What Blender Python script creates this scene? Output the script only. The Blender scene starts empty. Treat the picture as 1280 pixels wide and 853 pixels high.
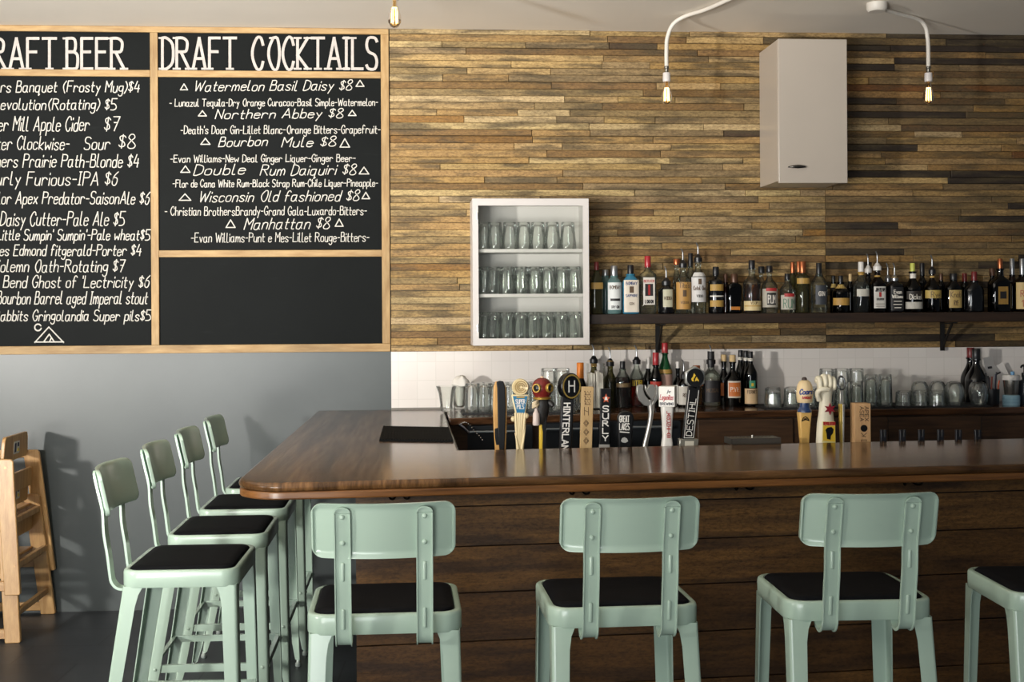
import bpy, random
from math import *
from mathutils import Vector, Matrix
random.seed(7)
SC = bpy.context.scene
COL = SC.collection

# ---------------------------------------------------------------- camera
F_PX, CX, CY, ROLL = 1500.0, 620.0, 389.0, 0.0058      # focal length in px of a 1280 px wide frame, principal point, roll
YAW = atan((CX - 521.0) / F_PX)
CAM_Z, D = 1.57, 6.45                                    # eye height, distance to the back wall
FW = Vector((sin(YAW), cos(YAW), 0)); RT0 = Vector((cos(YAW), -sin(YAW), 0)); UP0 = Vector((0, 0, 1))
RT = RT0 * cos(ROLL) - UP0 * sin(ROLL); UP = RT0 * sin(ROLL) + UP0 * cos(ROLL)
cam = bpy.data.cameras.new('camera'); cam_o = bpy.data.objects.new('camera', cam); COL.objects.link(cam_o)
cam.sensor_width = 36.0; cam.lens = 36.0 * F_PX / 1280.0
cam.shift_x = (640.0 - CX) / 1280.0; cam.shift_y = (CY - 426.5) / 1280.0
cam.clip_start = 0.05; cam.clip_end = 100
cam_o.matrix_world = Matrix(((RT.x, UP.x, -FW.x, 0), (RT.y, UP.y, -FW.y, 0), (RT.z, UP.z, -FW.z, CAM_Z), (0, 0, 0, 1)))
SC.camera = cam_o

# ---------------------------------------------------------------- light and exposure
SC.view_settings.view_transform = 'Standard'; SC.view_settings.look = 'None'
SC.view_settings.gamma = 1.0; SC.view_settings.use_curve_mapping = False
SC.view_settings.exposure = -0.55
SC.cycles.transparent_max_bounces = 24
world = bpy.data.worlds.new('room_daylight'); SC.world = world; world.use_nodes = True
bg = world.node_tree.nodes['Background']; bg.inputs[0].default_value = (0.80, 0.90, 1.0, 1); bg.inputs[1].default_value = 0.13
def area_light(name, loc, target, sx, sy, power, color):
    l = bpy.data.lights.new(name, 'AREA'); l.shape = 'RECTANGLE'; l.size = sx; l.size_y = sy; l.energy = power; l.color = color
    o = bpy.data.objects.new(name, l); COL.objects.link(o); o.location = loc
    o.rotation_euler = (Vector(target) - Vector(loc)).to_track_quat('-Z', 'Y').to_euler(); return o
k_ = area_light('key_window_light', (-4.3, 0.9, 1.62), (-0.5, 6.45, 2.5), 0.30, 0.24, 130, (1.0, 0.965, 0.91)); k_.data.spread = radians(82)
k_ = area_light('street_window_light', (-1.7, -2.2, 1.25), (0.3, 4.0, 1.2), 3.0, 1.8, 122, (0.95, 0.98, 1.0)); k_.data.spread = radians(140)
k_ = area_light('stool_shadow_light', (-1.75, -0.6, 1.72), (-1.25, 6.45, 1.25), 0.22, 0.22, 9, (1.0, 0.97, 0.93)); k_.data.spread = radians(40)  # unseen lamp added to cast the farthest stool's shadow on the grey wall
k_ = area_light('ceiling_fill_light', (-3.6, -2.2, 0.3), (-1.5, 3.6, 3.9), 3.0, 1.0, 250, (1.0, 0.96, 0.90)); k_.data.spread = radians(56)  # unseen low fill, added and aimed upward to brighten the ceiling

# ---------------------------------------------------------------- picture measure -> place in the room
def ray(px, py):
    u = px - CX; v = -(py - CY)
    a = u * cos(ROLL) + v * sin(ROLL); b = -u * sin(ROLL) + v * cos(ROLL)
    return FW * F_PX + RT0 * a + UP0 * b
def aty(px, py, y):
    d = ray(px, py); t = y / d.y
    return Vector((d.x * t, y, CAM_Z + d.z * t))
def atz(px, py, z):
    d = ray(px, py); t = (z - CAM_Z) / d.z
    return Vector((d.x * t, d.y * t, z))
def pxm(px, y):                                           # pixels per metre at a point
    d = ray(px, 400); t = y / d.y
    return 1.0 / t

# ---------------------------------------------------------------- colours and materials
def lin(c):
    return tuple((v / 255 / 12.92) if v / 255 <= 0.04045 else ((v / 255 + 0.055) / 1.055) ** 2.4 for v in c) + (1,)
MATS = {}
def nt(name):
    m = bpy.data.materials.new(name); m.use_nodes = True; t = m.node_tree
    b = t.nodes['Principled BSDF']; return m, t, b
def N(t, kind, **kw):
    n = t.nodes.new(kind)
    for k, v in kw.items():
        if k.startswith('i_'): n.inputs[int(k[2:])].default_value = v
        else: setattr(n, k, v)
    return n
def ramp(t, fac, stops):
    r = t.nodes.new('ShaderNodeValToRGB'); e = r.color_ramp.elements
    while len(e) < len(stops): e.new(0.5)
    for i, (p, c) in enumerate(stops): e[i].position = p; e[i].color = c if len(c) == 4 else c + (1,)
    t.links.new(fac, r.inputs[0]); return r.outputs[0]
def mix(t, a, b, fac, mode='MIX'):
    m = t.nodes.new('ShaderNodeMix'); m.data_type = 'RGBA'; m.blend_type = mode
    for sock, v in ((m.inputs[0], fac), (m.inputs[6], a), (m.inputs[7], b)):
        if isinstance(v, (int, float)): sock.default_value = v
        elif isinstance(v, tuple): sock.default_value = v
        else: t.links.new(v, sock)
    return m.outputs[2]
def mapped(t, scale, rot=(0, 0, 0), src='Object'):
    tc = t.nodes.new('ShaderNodeTexCoord'); mp = t.nodes.new('ShaderNodeMapping')
    mp.inputs['Scale'].default_value = scale; mp.inputs['Rotation'].default_value = rot
    t.links.new(tc.outputs[src], mp.inputs[0]); return mp.outputs[0]
def noise(t, vec, scale, detail=4, rough=0.55):
    n = t.nodes.new('ShaderNodeTexNoise'); n.inputs['Scale'].default_value = scale
    n.inputs['Detail'].default_value = detail; n.inputs['Roughness'].default_value = rough
    if vec is not None: t.links.new(vec, n.inputs['Vector'])
    return n.outputs[0]
def bump(t, b, h, strength, dist=0.01):
    n = t.nodes.new('ShaderNodeBump'); n.inputs['Strength'].default_value = strength; n.inputs['Distance'].default_value = dist
    t.links.new(h, n.inputs['Height']); t.links.new(n.outputs[0], b.inputs['Normal'])
def paint(c, rough=0.45, metal=0.0, var=0.08, scale=9.0, bmp=0.0, coat=0.0, spec=0.5, emit=0.0):
    key = ('paint', c, rough, metal, var, scale, bmp, coat, emit, spec)
    if key in MATS: return MATS[key]
    m, t, b = nt('paint_%d_%d_%d' % c)
    l = lin(c); v = mapped(t, (1, 1, 1)); f = noise(t, v, scale)
    lo = tuple(x * (1 - var) for x in l[:3]) + (1,); hi = tuple(min(1, x * (1 + var)) for x in l[:3]) + (1,)
    t.links.new(ramp(t, f, [(0.3, lo), (0.7, hi)]), b.inputs['Base Color'])
    b.inputs['Roughness'].default_value = rough; b.inputs['Metallic'].default_value = metal
    b.inputs['Coat Weight'].default_value = coat; b.inputs['Specular IOR Level'].default_value = spec
    if bmp: bump(t, b, f, bmp, 0.002)
    if emit: b.inputs['Emission Color'].default_value = l; b.inputs['Emission Strength'].default_value = emit
    MATS[key] = m; return m
def base_out(t, tr, tint, body):                           # thick coloured glass also scatters some light in its body
    if not body: return tr.outputs[0]
    d = t.nodes.new('ShaderNodeBsdfDiffuse'); d.inputs[0].default_value = lin(tint)
    m2 = t.nodes.new('ShaderNodeMixShader'); m2.inputs[0].default_value = body
    t.links.new(tr.outputs[0], m2.inputs[1]); t.links.new(d.outputs[0], m2.inputs[2]); return m2.outputs[0]
def glass(tint=(235, 242, 238), edge=(120, 130, 126), gloss=0.9, body=0.0):
    key = ('glass', tint, edge, gloss, body)
    if key in MATS: return MATS[key]
    m = bpy.data.materials.new('glass_%d_%d_%d' % tint); m.use_nodes = True; t = m.node_tree; t.nodes.clear()
    out = t.nodes.new('ShaderNodeOutputMaterial'); tr = t.nodes.new('ShaderNodeBsdfTransparent'); gl = t.nodes.new('ShaderNodeBsdfGlossy')
    gl.inputs['Roughness'].default_value = 0.04; gl.inputs['Color'].default_value = (1, 1, 1, 1)
    lw = t.nodes.new('ShaderNodeLayerWeight'); lw.inputs[0].default_value = 0.35
    f = noise(t, mapped(t, (1, 1, 1)), 14.0)
    c = ramp(t, lw.outputs['Facing'], [(0.3, lin(tint)), (0.97, lin(edge))])
    c2 = mix(t, c, (0.98, 0.985, 0.98, 1), f, 'MULTIPLY')
    t.links.new(c2, tr.inputs[0])
    fr = t.nodes.new('ShaderNodeFresnel'); fr.inputs[0].default_value = 1.5
    mul = t.nodes.new('ShaderNodeMath'); mul.operation = 'MULTIPLY'; mul.inputs[1].default_value = gloss; mul.use_clamp = True
    t.links.new(fr.outputs[0], mul.inputs[0])
    mx = t.nodes.new('ShaderNodeMixShader'); t.links.new(mul.outputs[0], mx.inputs[0]); t.links.new(base_out(t, tr, tint, body), mx.inputs[1]); t.links.new(gl.outputs[0], mx.inputs[2])
    t.links.new(mx.outputs[0], out.inputs[0]); MATS[key] = m; return m
def wood(name, dark, light, grain=(1.2, 22, 22), rough=0.45, coat=0.0, seams=None, knots=0.35, attr=False, bmp=0.25, stain=None):
    if name in MATS: return MATS[name]
    m, t, b = nt(name)
    v = mapped(t, grain)
    if attr:
        a = N(t, 'ShaderNodeAttribute', attribute_name='tone')
        cx = t.nodes.new('ShaderNodeVectorMath'); cx.operation = 'MULTIPLY_ADD'
        cmb = t.nodes.new('ShaderNodeCombineXYZ')
        for i in range(3): t.links.new(a.outputs['Alpha'], cmb.inputs[i])
        t.links.new(cmb.outputs[0], cx.inputs[0]); cx.inputs[1].default_value = (91, 57, 73); t.links.new(v, cx.inputs[2]); v = cx.outputs[0]
    g = noise(t, v, 3.0, 8, 0.62)
    w2 = noise(t, v, 0.7, 3, 0.5)
    if attr:
        dk = mix(t, a.outputs['Color'], (0.58, 0.54, 0.48, 1), 1.0, 'MULTIPLY')
        lt = mix(t, a.outputs['Color'], (1.04, 1.02, 0.96, 1), 1.0, 'MULTIPLY')
        fac = ramp(t, g, [(0.30, (0, 0, 0)), (0.72, (1, 1, 1))])
        c = mix(t, dk, lt, fac)
        if stain:
            sf = ramp(t, w2, [(0.46, (0, 0, 0)), (0.64, (0.8, 0.8, 0.8))])
            c = mix(t, c, lin(stain), sf)
            w3 = noise(t, v, 9.0, 5, 0.7)
            c = mix(t, c, ramp(t, w3, [(0.30, (0.45, 0.42, 0.38)), (0.46, (1, 1, 1))]), 1.0, 'MULTIPLY')
            w4 = noise(t, mapped(t, (26, 26, 60)), 2.2, 6, 0.75)
            c = mix(t, c, ramp(t, w4, [(0.36, (0.50, 0.47, 0.42)), (0.56, (1.04, 1.03, 1.0))]), 1.0, 'MULTIPLY')
    else:
        c = ramp(t, g, [(0.28, lin(dark)), (0.75, lin(light))])
        kf = ramp(t, w2, [(0.42, (1, 1, 1)), (0.75, (1 - knots, 1 - knots, 1 - knots))])
        c = mix(t, c, kf, 1.0, 'MULTIPLY')
    t.links.new(c, b.inputs['Base Color']); b.inputs['Roughness'].default_value = rough
    b.inputs['Coat Weight'].default_value = coat; b.inputs['Coat Roughness'].default_value = 0.12
    if bmp: bump(t, b, g, bmp, 0.004)
    MATS[name] = m; return m

# ---------------------------------------------------------------- mesh building
class MB:
    def __init__(s): s.v = []; s.f = []; s.tone = []; s.cur = None; s.k = 0
    def add(s, vs, fs):
        o = len(s.v); s.v += [tuple(v) for v in vs]; s.f += [tuple(i + o for i in f) for f in fs]
        if s.cur: s.tone += [s.cur] * len(vs)
    def box(s, x0, x1, y0, y1, z0, z1):
        s.add([(x0, y0, z0), (x1, y0, z0), (x1, y1, z0), (x0, y1, z0), (x0, y0, z1), (x1, y0, z1), (x1, y1, z1), (x0, y1, z1)],
              [(0, 3, 2, 1), (4, 5, 6, 7), (0, 1, 5, 4), (1, 2, 6, 5), (2, 3, 7, 6), (3, 0, 4, 7)]); return s
    def bar(s, p0, p1, w, h, side=(0, 0, 1)):             # rectangular bar; h measured along 'side'
        p0 = Vector(p0); p1 = Vector(p1); d = (p1 - p0).normalized(); u = Vector(side); u = (u - d * u.dot(d)).normalized(); n = d.cross(u)
        vs = []
        for p in (p0, p1):
            for a, b in ((-1, -1), (1, -1), (1, 1), (-1, 1)): vs.append(p + n * (a * w / 2) + u * (b * h / 2))
        s.add(vs, [(0, 1, 2, 3), (7, 6, 5, 4), (0, 4, 5, 1), (1, 5, 6, 2), (2, 6, 7, 3), (3, 7, 4, 0)]); return s
    def loft(s, rings, caps=True, closed=True):
        n = len(rings[0]); vs = [p for r in rings for p in r]; fs = []
        m = n if closed else n - 1
        for i in range(len(rings) - 1):
            for j in range(m):
                k = (j + 1) % n; fs.append((i * n + j, i * n + k, (i + 1) * n + k, (i + 1) * n + j))
        if caps and closed:
            fs.append(tuple(reversed(range(n)))); fs.append(tuple((len(rings) - 1) * n + j for j in range(n)))
        s.add(vs, fs); return s
    def lathe(s, prof, c=(0, 0, 0), n=20, ex=2.0, sy=1.0, axis='z', a0=0, a1=2 * pi, caps=True):
        rings = []; full = abs(a1 - a0 - 2 * pi) < 1e-6; cnt = n if full else n + 1
        for r, z in prof:
            ring = []
            for i in range(cnt):
                a = a0 + (a1 - a0) * i / n; ca, sa = cos(a), sin(a)
                if ex == 2.0: x, y = r * ca, r * sa
                else:
                    k = (abs(ca) ** ex + abs(sa) ** ex) ** (-1 / ex); x, y = r * ca * k, r * sa * k
                y *= sy
                p = {'z': (x, y, z), 'y': (x, z, y), 'x': (z, x, y)}[axis]
                ring.append((p[0] + c[0], p[1] + c[1], p[2] + c[2]))
            rings.append(ring)
        s.loft(rings, caps and full, full); return s
    def cyl(s, p0, p1, r, n=12, r1=None): return s.tube([p0, p1], r, n, r1)
    def tube(s, pts, r, n=10, r1=None):
        pts = [Vector(p) for p in pts]; rings = []; u = None
        for i, p in enumerate(pts):
            d = (pts[min(i + 1, len(pts) - 1)] - pts[max(i - 1, 0)]).normalized()
            if u is None: u = d.orthogonal().normalized()
            u = (u - d * u.dot(d)).normalized(); w = d.cross(u)
            rr = r if r1 is None else r + (r1 - r) * i / (len(pts) - 1)
            rings.append([p + u * (rr * cos(2 * pi * j / n)) + w * (rr * sin(2 * pi * j / n)) for j in range(n)])
        s.loft(rings); return s
    def prism(s, outline, f0, f1):                         # outline (a,b) -> f0 / f1 give the two faces' points
        n = len(outline)
        s.loft([[f0(a, b) for a, b in outline], [f1(a, b) for a, b in outline]]); return s
    def xz(s, outline, y0, y1):                            # flat shape in the x-z plane, thick in y
        return s.prism(outline, lambda a, b: (a, y1, b), lambda a, b: (a, y0, b))
    def xy(s, outline, z0, z1):
        return s.prism(outline, lambda a, b: (a, b, z0), lambda a, b: (a, b, z1))
    def move(s, M):
        s.v = [tuple(M @ Vector(v)) for v in s.v]; return s
    def build(s, name, mat, parent=None, bevel=0.0, smooth=35, seg=2, label=None):
        me = bpy.data.meshes.new(name); me.from_pydata(s.v, [], s.f); me.update()
        if s.tone:
            at = me.attributes.new('tone', 'FLOAT_COLOR', 'POINT')
            at.data.foreach_set('color', [c for q in s.tone for c in q])
        me.materials.append(mat)
        if smooth:
            me.polygons.foreach_set('use_smooth', [True] * len(me.polygons)); me.set_sharp_from_angle(angle=radians(smooth))
        o = bpy.data.objects.new(name, me); COL.objects.link(o)
        if parent: o.parent = parent
        if bevel:
            b = o.modifiers.new('bevel', 'BEVEL'); b.width = bevel; b.segments = seg; b.limit_method = 'ANGLE'; b.angle_limit = radians(40); b.harden_normals = False
        if label: o['label'] = label
        return o
def rrect(w, h, r, n=5, cx=0, cy=0):
    pts = []
    for sx, sy, a in ((1, 1, 0), (-1, 1, pi / 2), (-1, -1, pi), (1, -1, 3 * pi / 2)):
        for i in range(n + 1):
            t = a + pi / 2 * i / n; pts.append((cx + sx * (w / 2 - r) + r * cos(t), cy + sy * (h / 2 - r) + r * sin(t)))
    return pts
def disc(r, n=24, cx=0, cy=0, ry=None):
    return [(cx + r * cos(2 * pi * i / n), cy + (ry or r) * sin(2 * pi * i / n)) for i in range(n)]
def tag(o, label, cat, group=None, kind=None):
    o['label'] = label; o['category'] = cat
    if group: o['group'] = group
    if kind: o['kind'] = kind
    return o
def thing(name, loc, label, cat, group=None, rz=0.0):
    o = bpy.data.objects.new(name, None); o.empty_display_size = 0.05; COL.objects.link(o)
    o.location = loc; o.rotation_euler = (0, 0, rz); return tag(o, label, cat, group)
def struct(o): o['kind'] = 'structure'; return o
def copy_tree(o, parent=None):
    c = o.copy(); COL.objects.link(c)
    if parent: c.parent = parent
    for ch in o.children: copy_tree(ch, c)
    return c
def catmull(pts, n=5):
    P = [pts[0]] + list(pts) + [pts[-1]]; out = []
    for i in range(1, len(P) - 2):
        p0, p1, p2, p3 = P[i - 1], P[i], P[i + 1], P[i + 2]
        for k in range(n):
            t = k / n
            out.append(tuple(0.5 * ((2 * b) + (-a + c) * t + (2 * a - 5 * b + 4 * c - d) * t * t + (-a + 3 * b - 3 * c + d) * t ** 3)
                             for a, b, c, d in zip(p0, p1, p2, p3)))
    out.append(tuple(pts[-1])); return out

# ---------------------------------------------------------------- hand lettering: strokes on a grid, a/b/c are below the baseline
GL = {
'a': '~45 15 04 01 10 30 43;45 41 50', 'b': '09 00;~03 15 35 44 41 30 10 02', 'c': '~44 35 15 04 01 10 30 41', 'd': '49 40;~43 35 15 04 01 10 30 42',
'e': '~03 43 44 35 15 04 01 10 30 41', 'f': '~48 39 29 17 10;05 35', 'g': '~45 15 04 02 11 31 43;~45 4a 3c 1c 0b', 'h': '09 00;~03 15 35 44 40',
'i': '05 00;07 08', 'j': '~25 2a 1c 0b;27 28', 'k': '09 00;45 02 40', 'l': '~09 01 10 20', 'm': '05 00;~03 15 25 33 30;~33 45 55 63 60', 'n': '05 00;~03 15 35 44 40',
'o': '~15 04 01 10 30 41 44 35 15', 'p': '05 0c;~04 15 35 44 41 30 10 01', 'q': '~45 15 04 01 10 30 42;45 4c 5b', 'r': '05 00;~03 15 35 44',
's': '~44 35 15 04 13 32 41 30 10 01', 't': '~18 11 20 30;05 35', 'u': '~05 01 10 30 43;45 40', 'v': '05 20 45', 'w': '05 10 33 50 65', 'x': '05 40;45 00',
'y': '05 22;45 1c', 'z': '05 45 00 40',
'A': '00 39 60;13 53', 'B': '00 09;~09 39 48 46 35 05;~05 35 54 51 40 00', 'C': '~57 49 29 06 03 20 40 52', 'D': '00 09;~09 29 57 52 20 00', 'E': '59 09 00 50;05 45',
'F': '59 09 00;05 45', 'G': '~57 49 29 06 03 20 40 52;52 54 34', 'H': '09 00;59 50;05 55', 'I': '19 10;09 29;00 20', 'J': '~49 42 30 10 02', 'K': '09 00;59 04 50', 'L': '09 00 50',
'M': '00 09 34 69 60', 'N': '00 09 50 59', 'O': '~39 16 13 30 50 63 66 59 39', 'P': '00 09;~09 39 58 56 45 05', 'Q': '~39 06 03 30 50 63 66 59 39;42 60', 'R': '00 09;~09 39 58 56 45 05;25 60',
'S': '~58 49 19 07 15 44 52 40 10 01', 'T': '09 69;39 30', 'U': '~09 02 20 40 62;69 60', 'V': '09 30 69', 'W': '09 20 47 60 89', 'X': '09 60;69 00', 'Y': '09 34 69;34 30', 'Z': '09 59 00 50',
'0': '~29 06 03 20 40 53 56 49 29', '1': '07 29 20', '2': '~07 29 49 57 44 00;00 50', '3': '~08 29 48 35 52 30 01', '4': '29 03 53;46 40', '5': '59 09 05;~05 35 53 51 30 00',
'6': '~49 16 02 10 30 42 44 35 15 03', '7': '09 59 20;15 45', '8': '~25 07 19 39 47 25 02 10 40 52 25', '9': '~46 25 07 19 39 46 40',
'$': '~47 38 18 07 15 34 42 31 11 02;29 20', '(': '~39 16 13 3a', ')': '~09 26 23 0a', '-': '04 34', "'": '09 07', '.': '00 01', '&': '~52 10 02 37 19 07 50', '^': '00 26 40 00', '/': '00 59'}
def dec(tok):
    y = tok[1]; return (int(tok[0]), -('abc'.index(y) + 1) if y in 'abc' else int(y))
def glyphs(text):                                          # -> list of polylines in grid units, total advance
    x = 0; out = []
    for ch in text:
        if ch == ' ': x += 4; continue
        g = GL.get(ch) or GL.get(ch.lower()) or GL['-']; mx = 0
        for st in g.split(';'):
            sm = st[0] == '~'; pts = [dec(t) for t in st.lstrip('~').split()]
            mx = max(mx, max(p[0] for p in pts))
            out.append((ch, [(p[0] + x, p[1]) for p in (catmull(pts, 3) if sm else pts)]))
        x += mx + 2
    return out, max(1, x - 2)
def ribbon(mb, pts, w, fn):                                # flat stroke of width w in design units; fn maps (u,v) to 3D
    n = len(pts); L = []; Rr = []
    for i in range(n):
        a = pts[max(i - 1, 0)]; b = pts[min(i + 1, n - 1)]
        dx, dy = b[0] - a[0], b[1] - a[1]; l = hypot(dx, dy) or 1
        px, py = pts[i]
        if i == 0: px -= dx / l * w * 0.35; py -= dy / l * w * 0.35
        if i == n - 1: px += dx / l * w * 0.35; py += dy / l * w * 0.35
        ox, oy = -dy / l * w / 2, dx / l * w / 2
        L.append(fn(px + ox, py + oy, mb.k)); Rr.append(fn(px - ox, py - oy, mb.k))
    mb.k += 1; mb.add(L + Rr, [(i, i + 1, n + i + 1, n + i) for i in range(n - 1)])
def letters(mb, text, u0, u1, base, cap, w, fn, shear=0.0, serif=False, jit=0.0, rise=0.0):
    gl, adv = glyphs(text); sx = (u1 - u0) / adv; sy = cap / 9.0
    for ch, pts in gl:
        jy = (random.random() - 0.5) * jit * cap
        q = [(u0 + p[0] * sx + p[1] * sy * shear, base + p[1] * sy + jy + rise * p[0] / adv) for p in pts]
        seg = [q[0]]                                        # sharp corners start a new stroke so the line keeps its width
        for i in range(1, len(q)):
            seg.append(q[i])
            if i == len(q) - 1: ribbon(mb, seg, w, fn); break
            a1 = atan2(q[i][1] - q[i - 1][1], q[i][0] - q[i - 1][0]); a2 = atan2(q[i + 1][1] - q[i][1], q[i + 1][0] - q[i][0])
            if abs((a2 - a1 + pi) % (2 * pi) - pi) > 1.0: ribbon(mb, seg, w, fn); seg = [q[i]]
        if serif:
            for e, o in ((q[0], q[1]), (q[-1], q[-2])):
                if abs(e[1] - o[1]) > abs(e[0] - o[0]) * 0.6 and (abs(e[1] - base) < 0.06 * cap or abs(e[1] - base - cap) < 0.06 * cap):
                    ribbon(mb, [(e[0] - 2.2 * w * 0.55, e[1]), (e[0] + 2.2 * w * 0.55, e[1])], w * 0.7, fn)
    return mb
# ================================================================ the room
CEIL = 3.083
XL, XR, YF = -5.2, 4.6, -2.6
m_floor = None
def floor_mat():
    m, t, b = nt('dark_slate_floor')
    v = mapped(t, (1, 1, 1), (0, 0, 0.05))
    br = t.nodes.new('ShaderNodeTexBrick'); t.links.new(v, br.inputs['Vector'])
    br.inputs['Scale'].default_value = 1.0; br.inputs['Brick Width'].default_value = 0.6; br.inputs['Row Height'].default_value = 0.3
    br.inputs['Mortar Size'].default_value = 0.004; br.inputs['Color1'].default_value = lin((52, 56, 60)); br.inputs['Color2'].default_value = lin((44, 48, 53)); br.inputs['Mortar'].default_value = lin((28, 30, 33))
    f = noise(t, v, 5.0, 6)
    c = mix(t, br.outputs[0], ramp(t, f, [(0.3, (0.75, 0.75, 0.75)), (0.7, (1.2, 1.2, 1.2))]), 1.0, 'MULTIPLY')
    t.links.new(c, b.inputs['Base Color']); b.inputs['Roughness'].default_value = 0.42; bump(t, b, f, 0.15, 0.003); return m
struct(MB().box(XL, XR, YF, D + 0.15, -0.1, 0).build('floor', floor_mat(), smooth=0))
struct(MB().box(XL, XR, YF, D + 0.15, CEIL, CEIL + 0.1).build('ceiling', paint((232, 224, 211), 0.8, var=0.03, scale=1.5), smooth=0))
def wall_mat():
    m, t, b = nt('grey_blue_wall_paint')
    f = noise(t, mapped(t, (1, 1, 1)), 2.2, 5)
    t.links.new(ramp(t, f, [(0.3, lin((62, 68, 68))), (0.7, lin((70, 76, 75)))]), b.inputs['Base Color'])
    b.inputs['Roughness'].default_value = 0.38; bump(t, b, noise(t, mapped(t, (1, 1, 1)), 60, 3), 0.04, 0.002); return m
struct(MB().box(XL, XR, D, D + 0.15, 0, CEIL).build('wall_back', wall_mat(), smooth=0))

# reclaimed planks over the right two thirds of the back wall
PX0 = aty(487.5, 200, D).x; PZ0 = 1.355
def clad():
    mb = MB(); rnd = random.Random(21); row = 0.0362; z = PZ0; seam = aty(1031, 300, D).x; i = 0
    pal = [((190, 162, 112), 32), ((176, 144, 92), 24), ((196, 174, 132), 13), ((158, 136, 98), 17), ((140, 110, 68), 9), ((150, 112, 58), 1.0), ((84, 66, 46), 3)]
    pal_r = [((172, 142, 94), 20), ((152, 120, 72), 22), ((174, 152, 112), 8), ((132, 110, 76), 16), ((102, 78, 48), 11), ((124, 82, 40), 3), ((50, 39, 29), 20)]
    def pick(p):
        k = rnd.random() * sum(w for _, w in p)
        for c, w in p:
            k -= w
            if k <= 0: return c
        return p[0][0]
    while z < CEIL - 0.004:
        h = min(row * rnd.uniform(0.93, 1.07), CEIL - z)
        if CEIL - z - h < 0.012: h = CEIL - z
        x = PX0
        while x < XR - 0.02:
            L = rnd.choice([0.28, 0.4, 0.55, 0.7, 0.85, 1.0, 1.2]) * rnd.uniform(0.85, 1.15)
            if x < seam - 0.01 and z < 2.22 and (x + L > seam - 0.12): L = seam - x
            x1 = min(x + L, XR)
            if XR - x1 < 0.1: x1 = XR
            c = pick(pal_r if (x + x1) / 2 > 2.35 else pal); k = rnd.uniform(0.88, 1.12)
            l = lin(c); mb.cur = (l[0] * k, l[1] * k, l[2] * k * rnd.uniform(0.9, 1.1), rnd.random())
            th = rnd.uniform(0.011, 0.022); g = 0.0020
            # face with slightly eased edges
            y1 = D; y0 = D - th; e = 0.0022
            xa, xb, za, zb = x + g * 0.5, x1 - g * 0.5, z + g * 0.4, z + h - g * 0.4
            r0 = [(xa, y1, za), (xb, y1, za), (xb, y1, zb), (xa, y1, zb)]
            r1 = [(xa, y0 + e, za), (xb, y0 + e, za), (xb, y0 + e, zb), (xa, y0 + e, zb)]
            r2 = [(xa + e, y0, za + e), (xb - e, y0, za + e), (xb - e, y0, zb - e), (xa + e, y0, zb - e)]
            mb.loft([r0, r1, r2]); x = x1
        z += h; i += 1
    return mb.build('trim_1', wood('reclaimed_plank_wood', None, None, grain=(5.0, 12, 34), rough=0.7, attr=True, bmp=0.4, stain=(78, 66, 44)), smooth=0)
o = struct(clad()); o['label'] = 'reclaimed wooden plank cladding in many brown tones'
def tile_mat():
    m, t, b = nt('white_wall_tile')
    tc = t.nodes.new('ShaderNodeTexCoord'); sp = t.nodes.new('ShaderNodeSeparateXYZ'); cb = t.nodes.new('ShaderNodeCombineXYZ')
    t.links.new(tc.outputs['Object'], sp.inputs[0]); t.links.new(sp.outputs[0], cb.inputs[0]); t.links.new(sp.outputs[2], cb.inputs[1])
    br = t.nodes.new('ShaderNodeTexBrick'); t.links.new(cb.outputs[0], br.inputs['Vector']); br.inputs['Scale'].default_value = 1.0
    br.inputs['Brick Width'].default_value = 0.10; br.inputs['Row Height'].default_value = 0.10; br.offset = 0.0; br.inputs['Mortar Size'].default_value = 0.0018
    br.inputs['Color1'].default_value = lin((228, 222, 216)); br.inputs['Color2'].default_value = lin((224, 217, 211)); br.inputs['Mortar'].default_value = lin((217, 211, 204))
    t.links.new(br.outputs[0], b.inputs['Base Color']); b.inputs['Roughness'].default_value = 0.22
    bump(t, b, br.outputs['Fac'], -0.12, 0.002); return m
o = struct(MB().box(PX0, XR, D - 0.008, D, 1.0, PZ0).build('trim_2', tile_mat(), smooth=0)); o['label'] = 'white tile splashback'
o = struct(MB().box(PX0, 0.16, D - 0.014, D - 0.008, 1.045, 1.055).build('trim_3', paint((120, 116, 108), 0.5), smooth=0)); o['label'] = 'grey edging under the white tile'

# ---------------------------------------------------------------- the bar counter
SL = 0.0745                                                # the bar runs a little askew to the wall
def fy(x): return 3.737 + SL * (x + 0.203)                 # front edge of the top
def iy(x): return 4.532 + 0.068 * (x - 0.16)               # inner edge of the top
BZ = 1.045; BX1 = 3.9
m_top = None
def bar_wood(name, grain, a=(40, 24, 14), b_=(92, 58, 34)):
    m = wood(name, a, b_, grain=grain, rough=0.2, coat=0.35, knots=0.4, bmp=0.05); return m
bar = thing('bar_counter', (0.4, 4.1, 0), 'long dark polished wooden bar counter with rounded corner and plank front', 'bar counter')
OFF = Vector((0.4, 4.1, 0))
def loc(mb): return mb.move(Matrix.Translation(-OFF))
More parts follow.
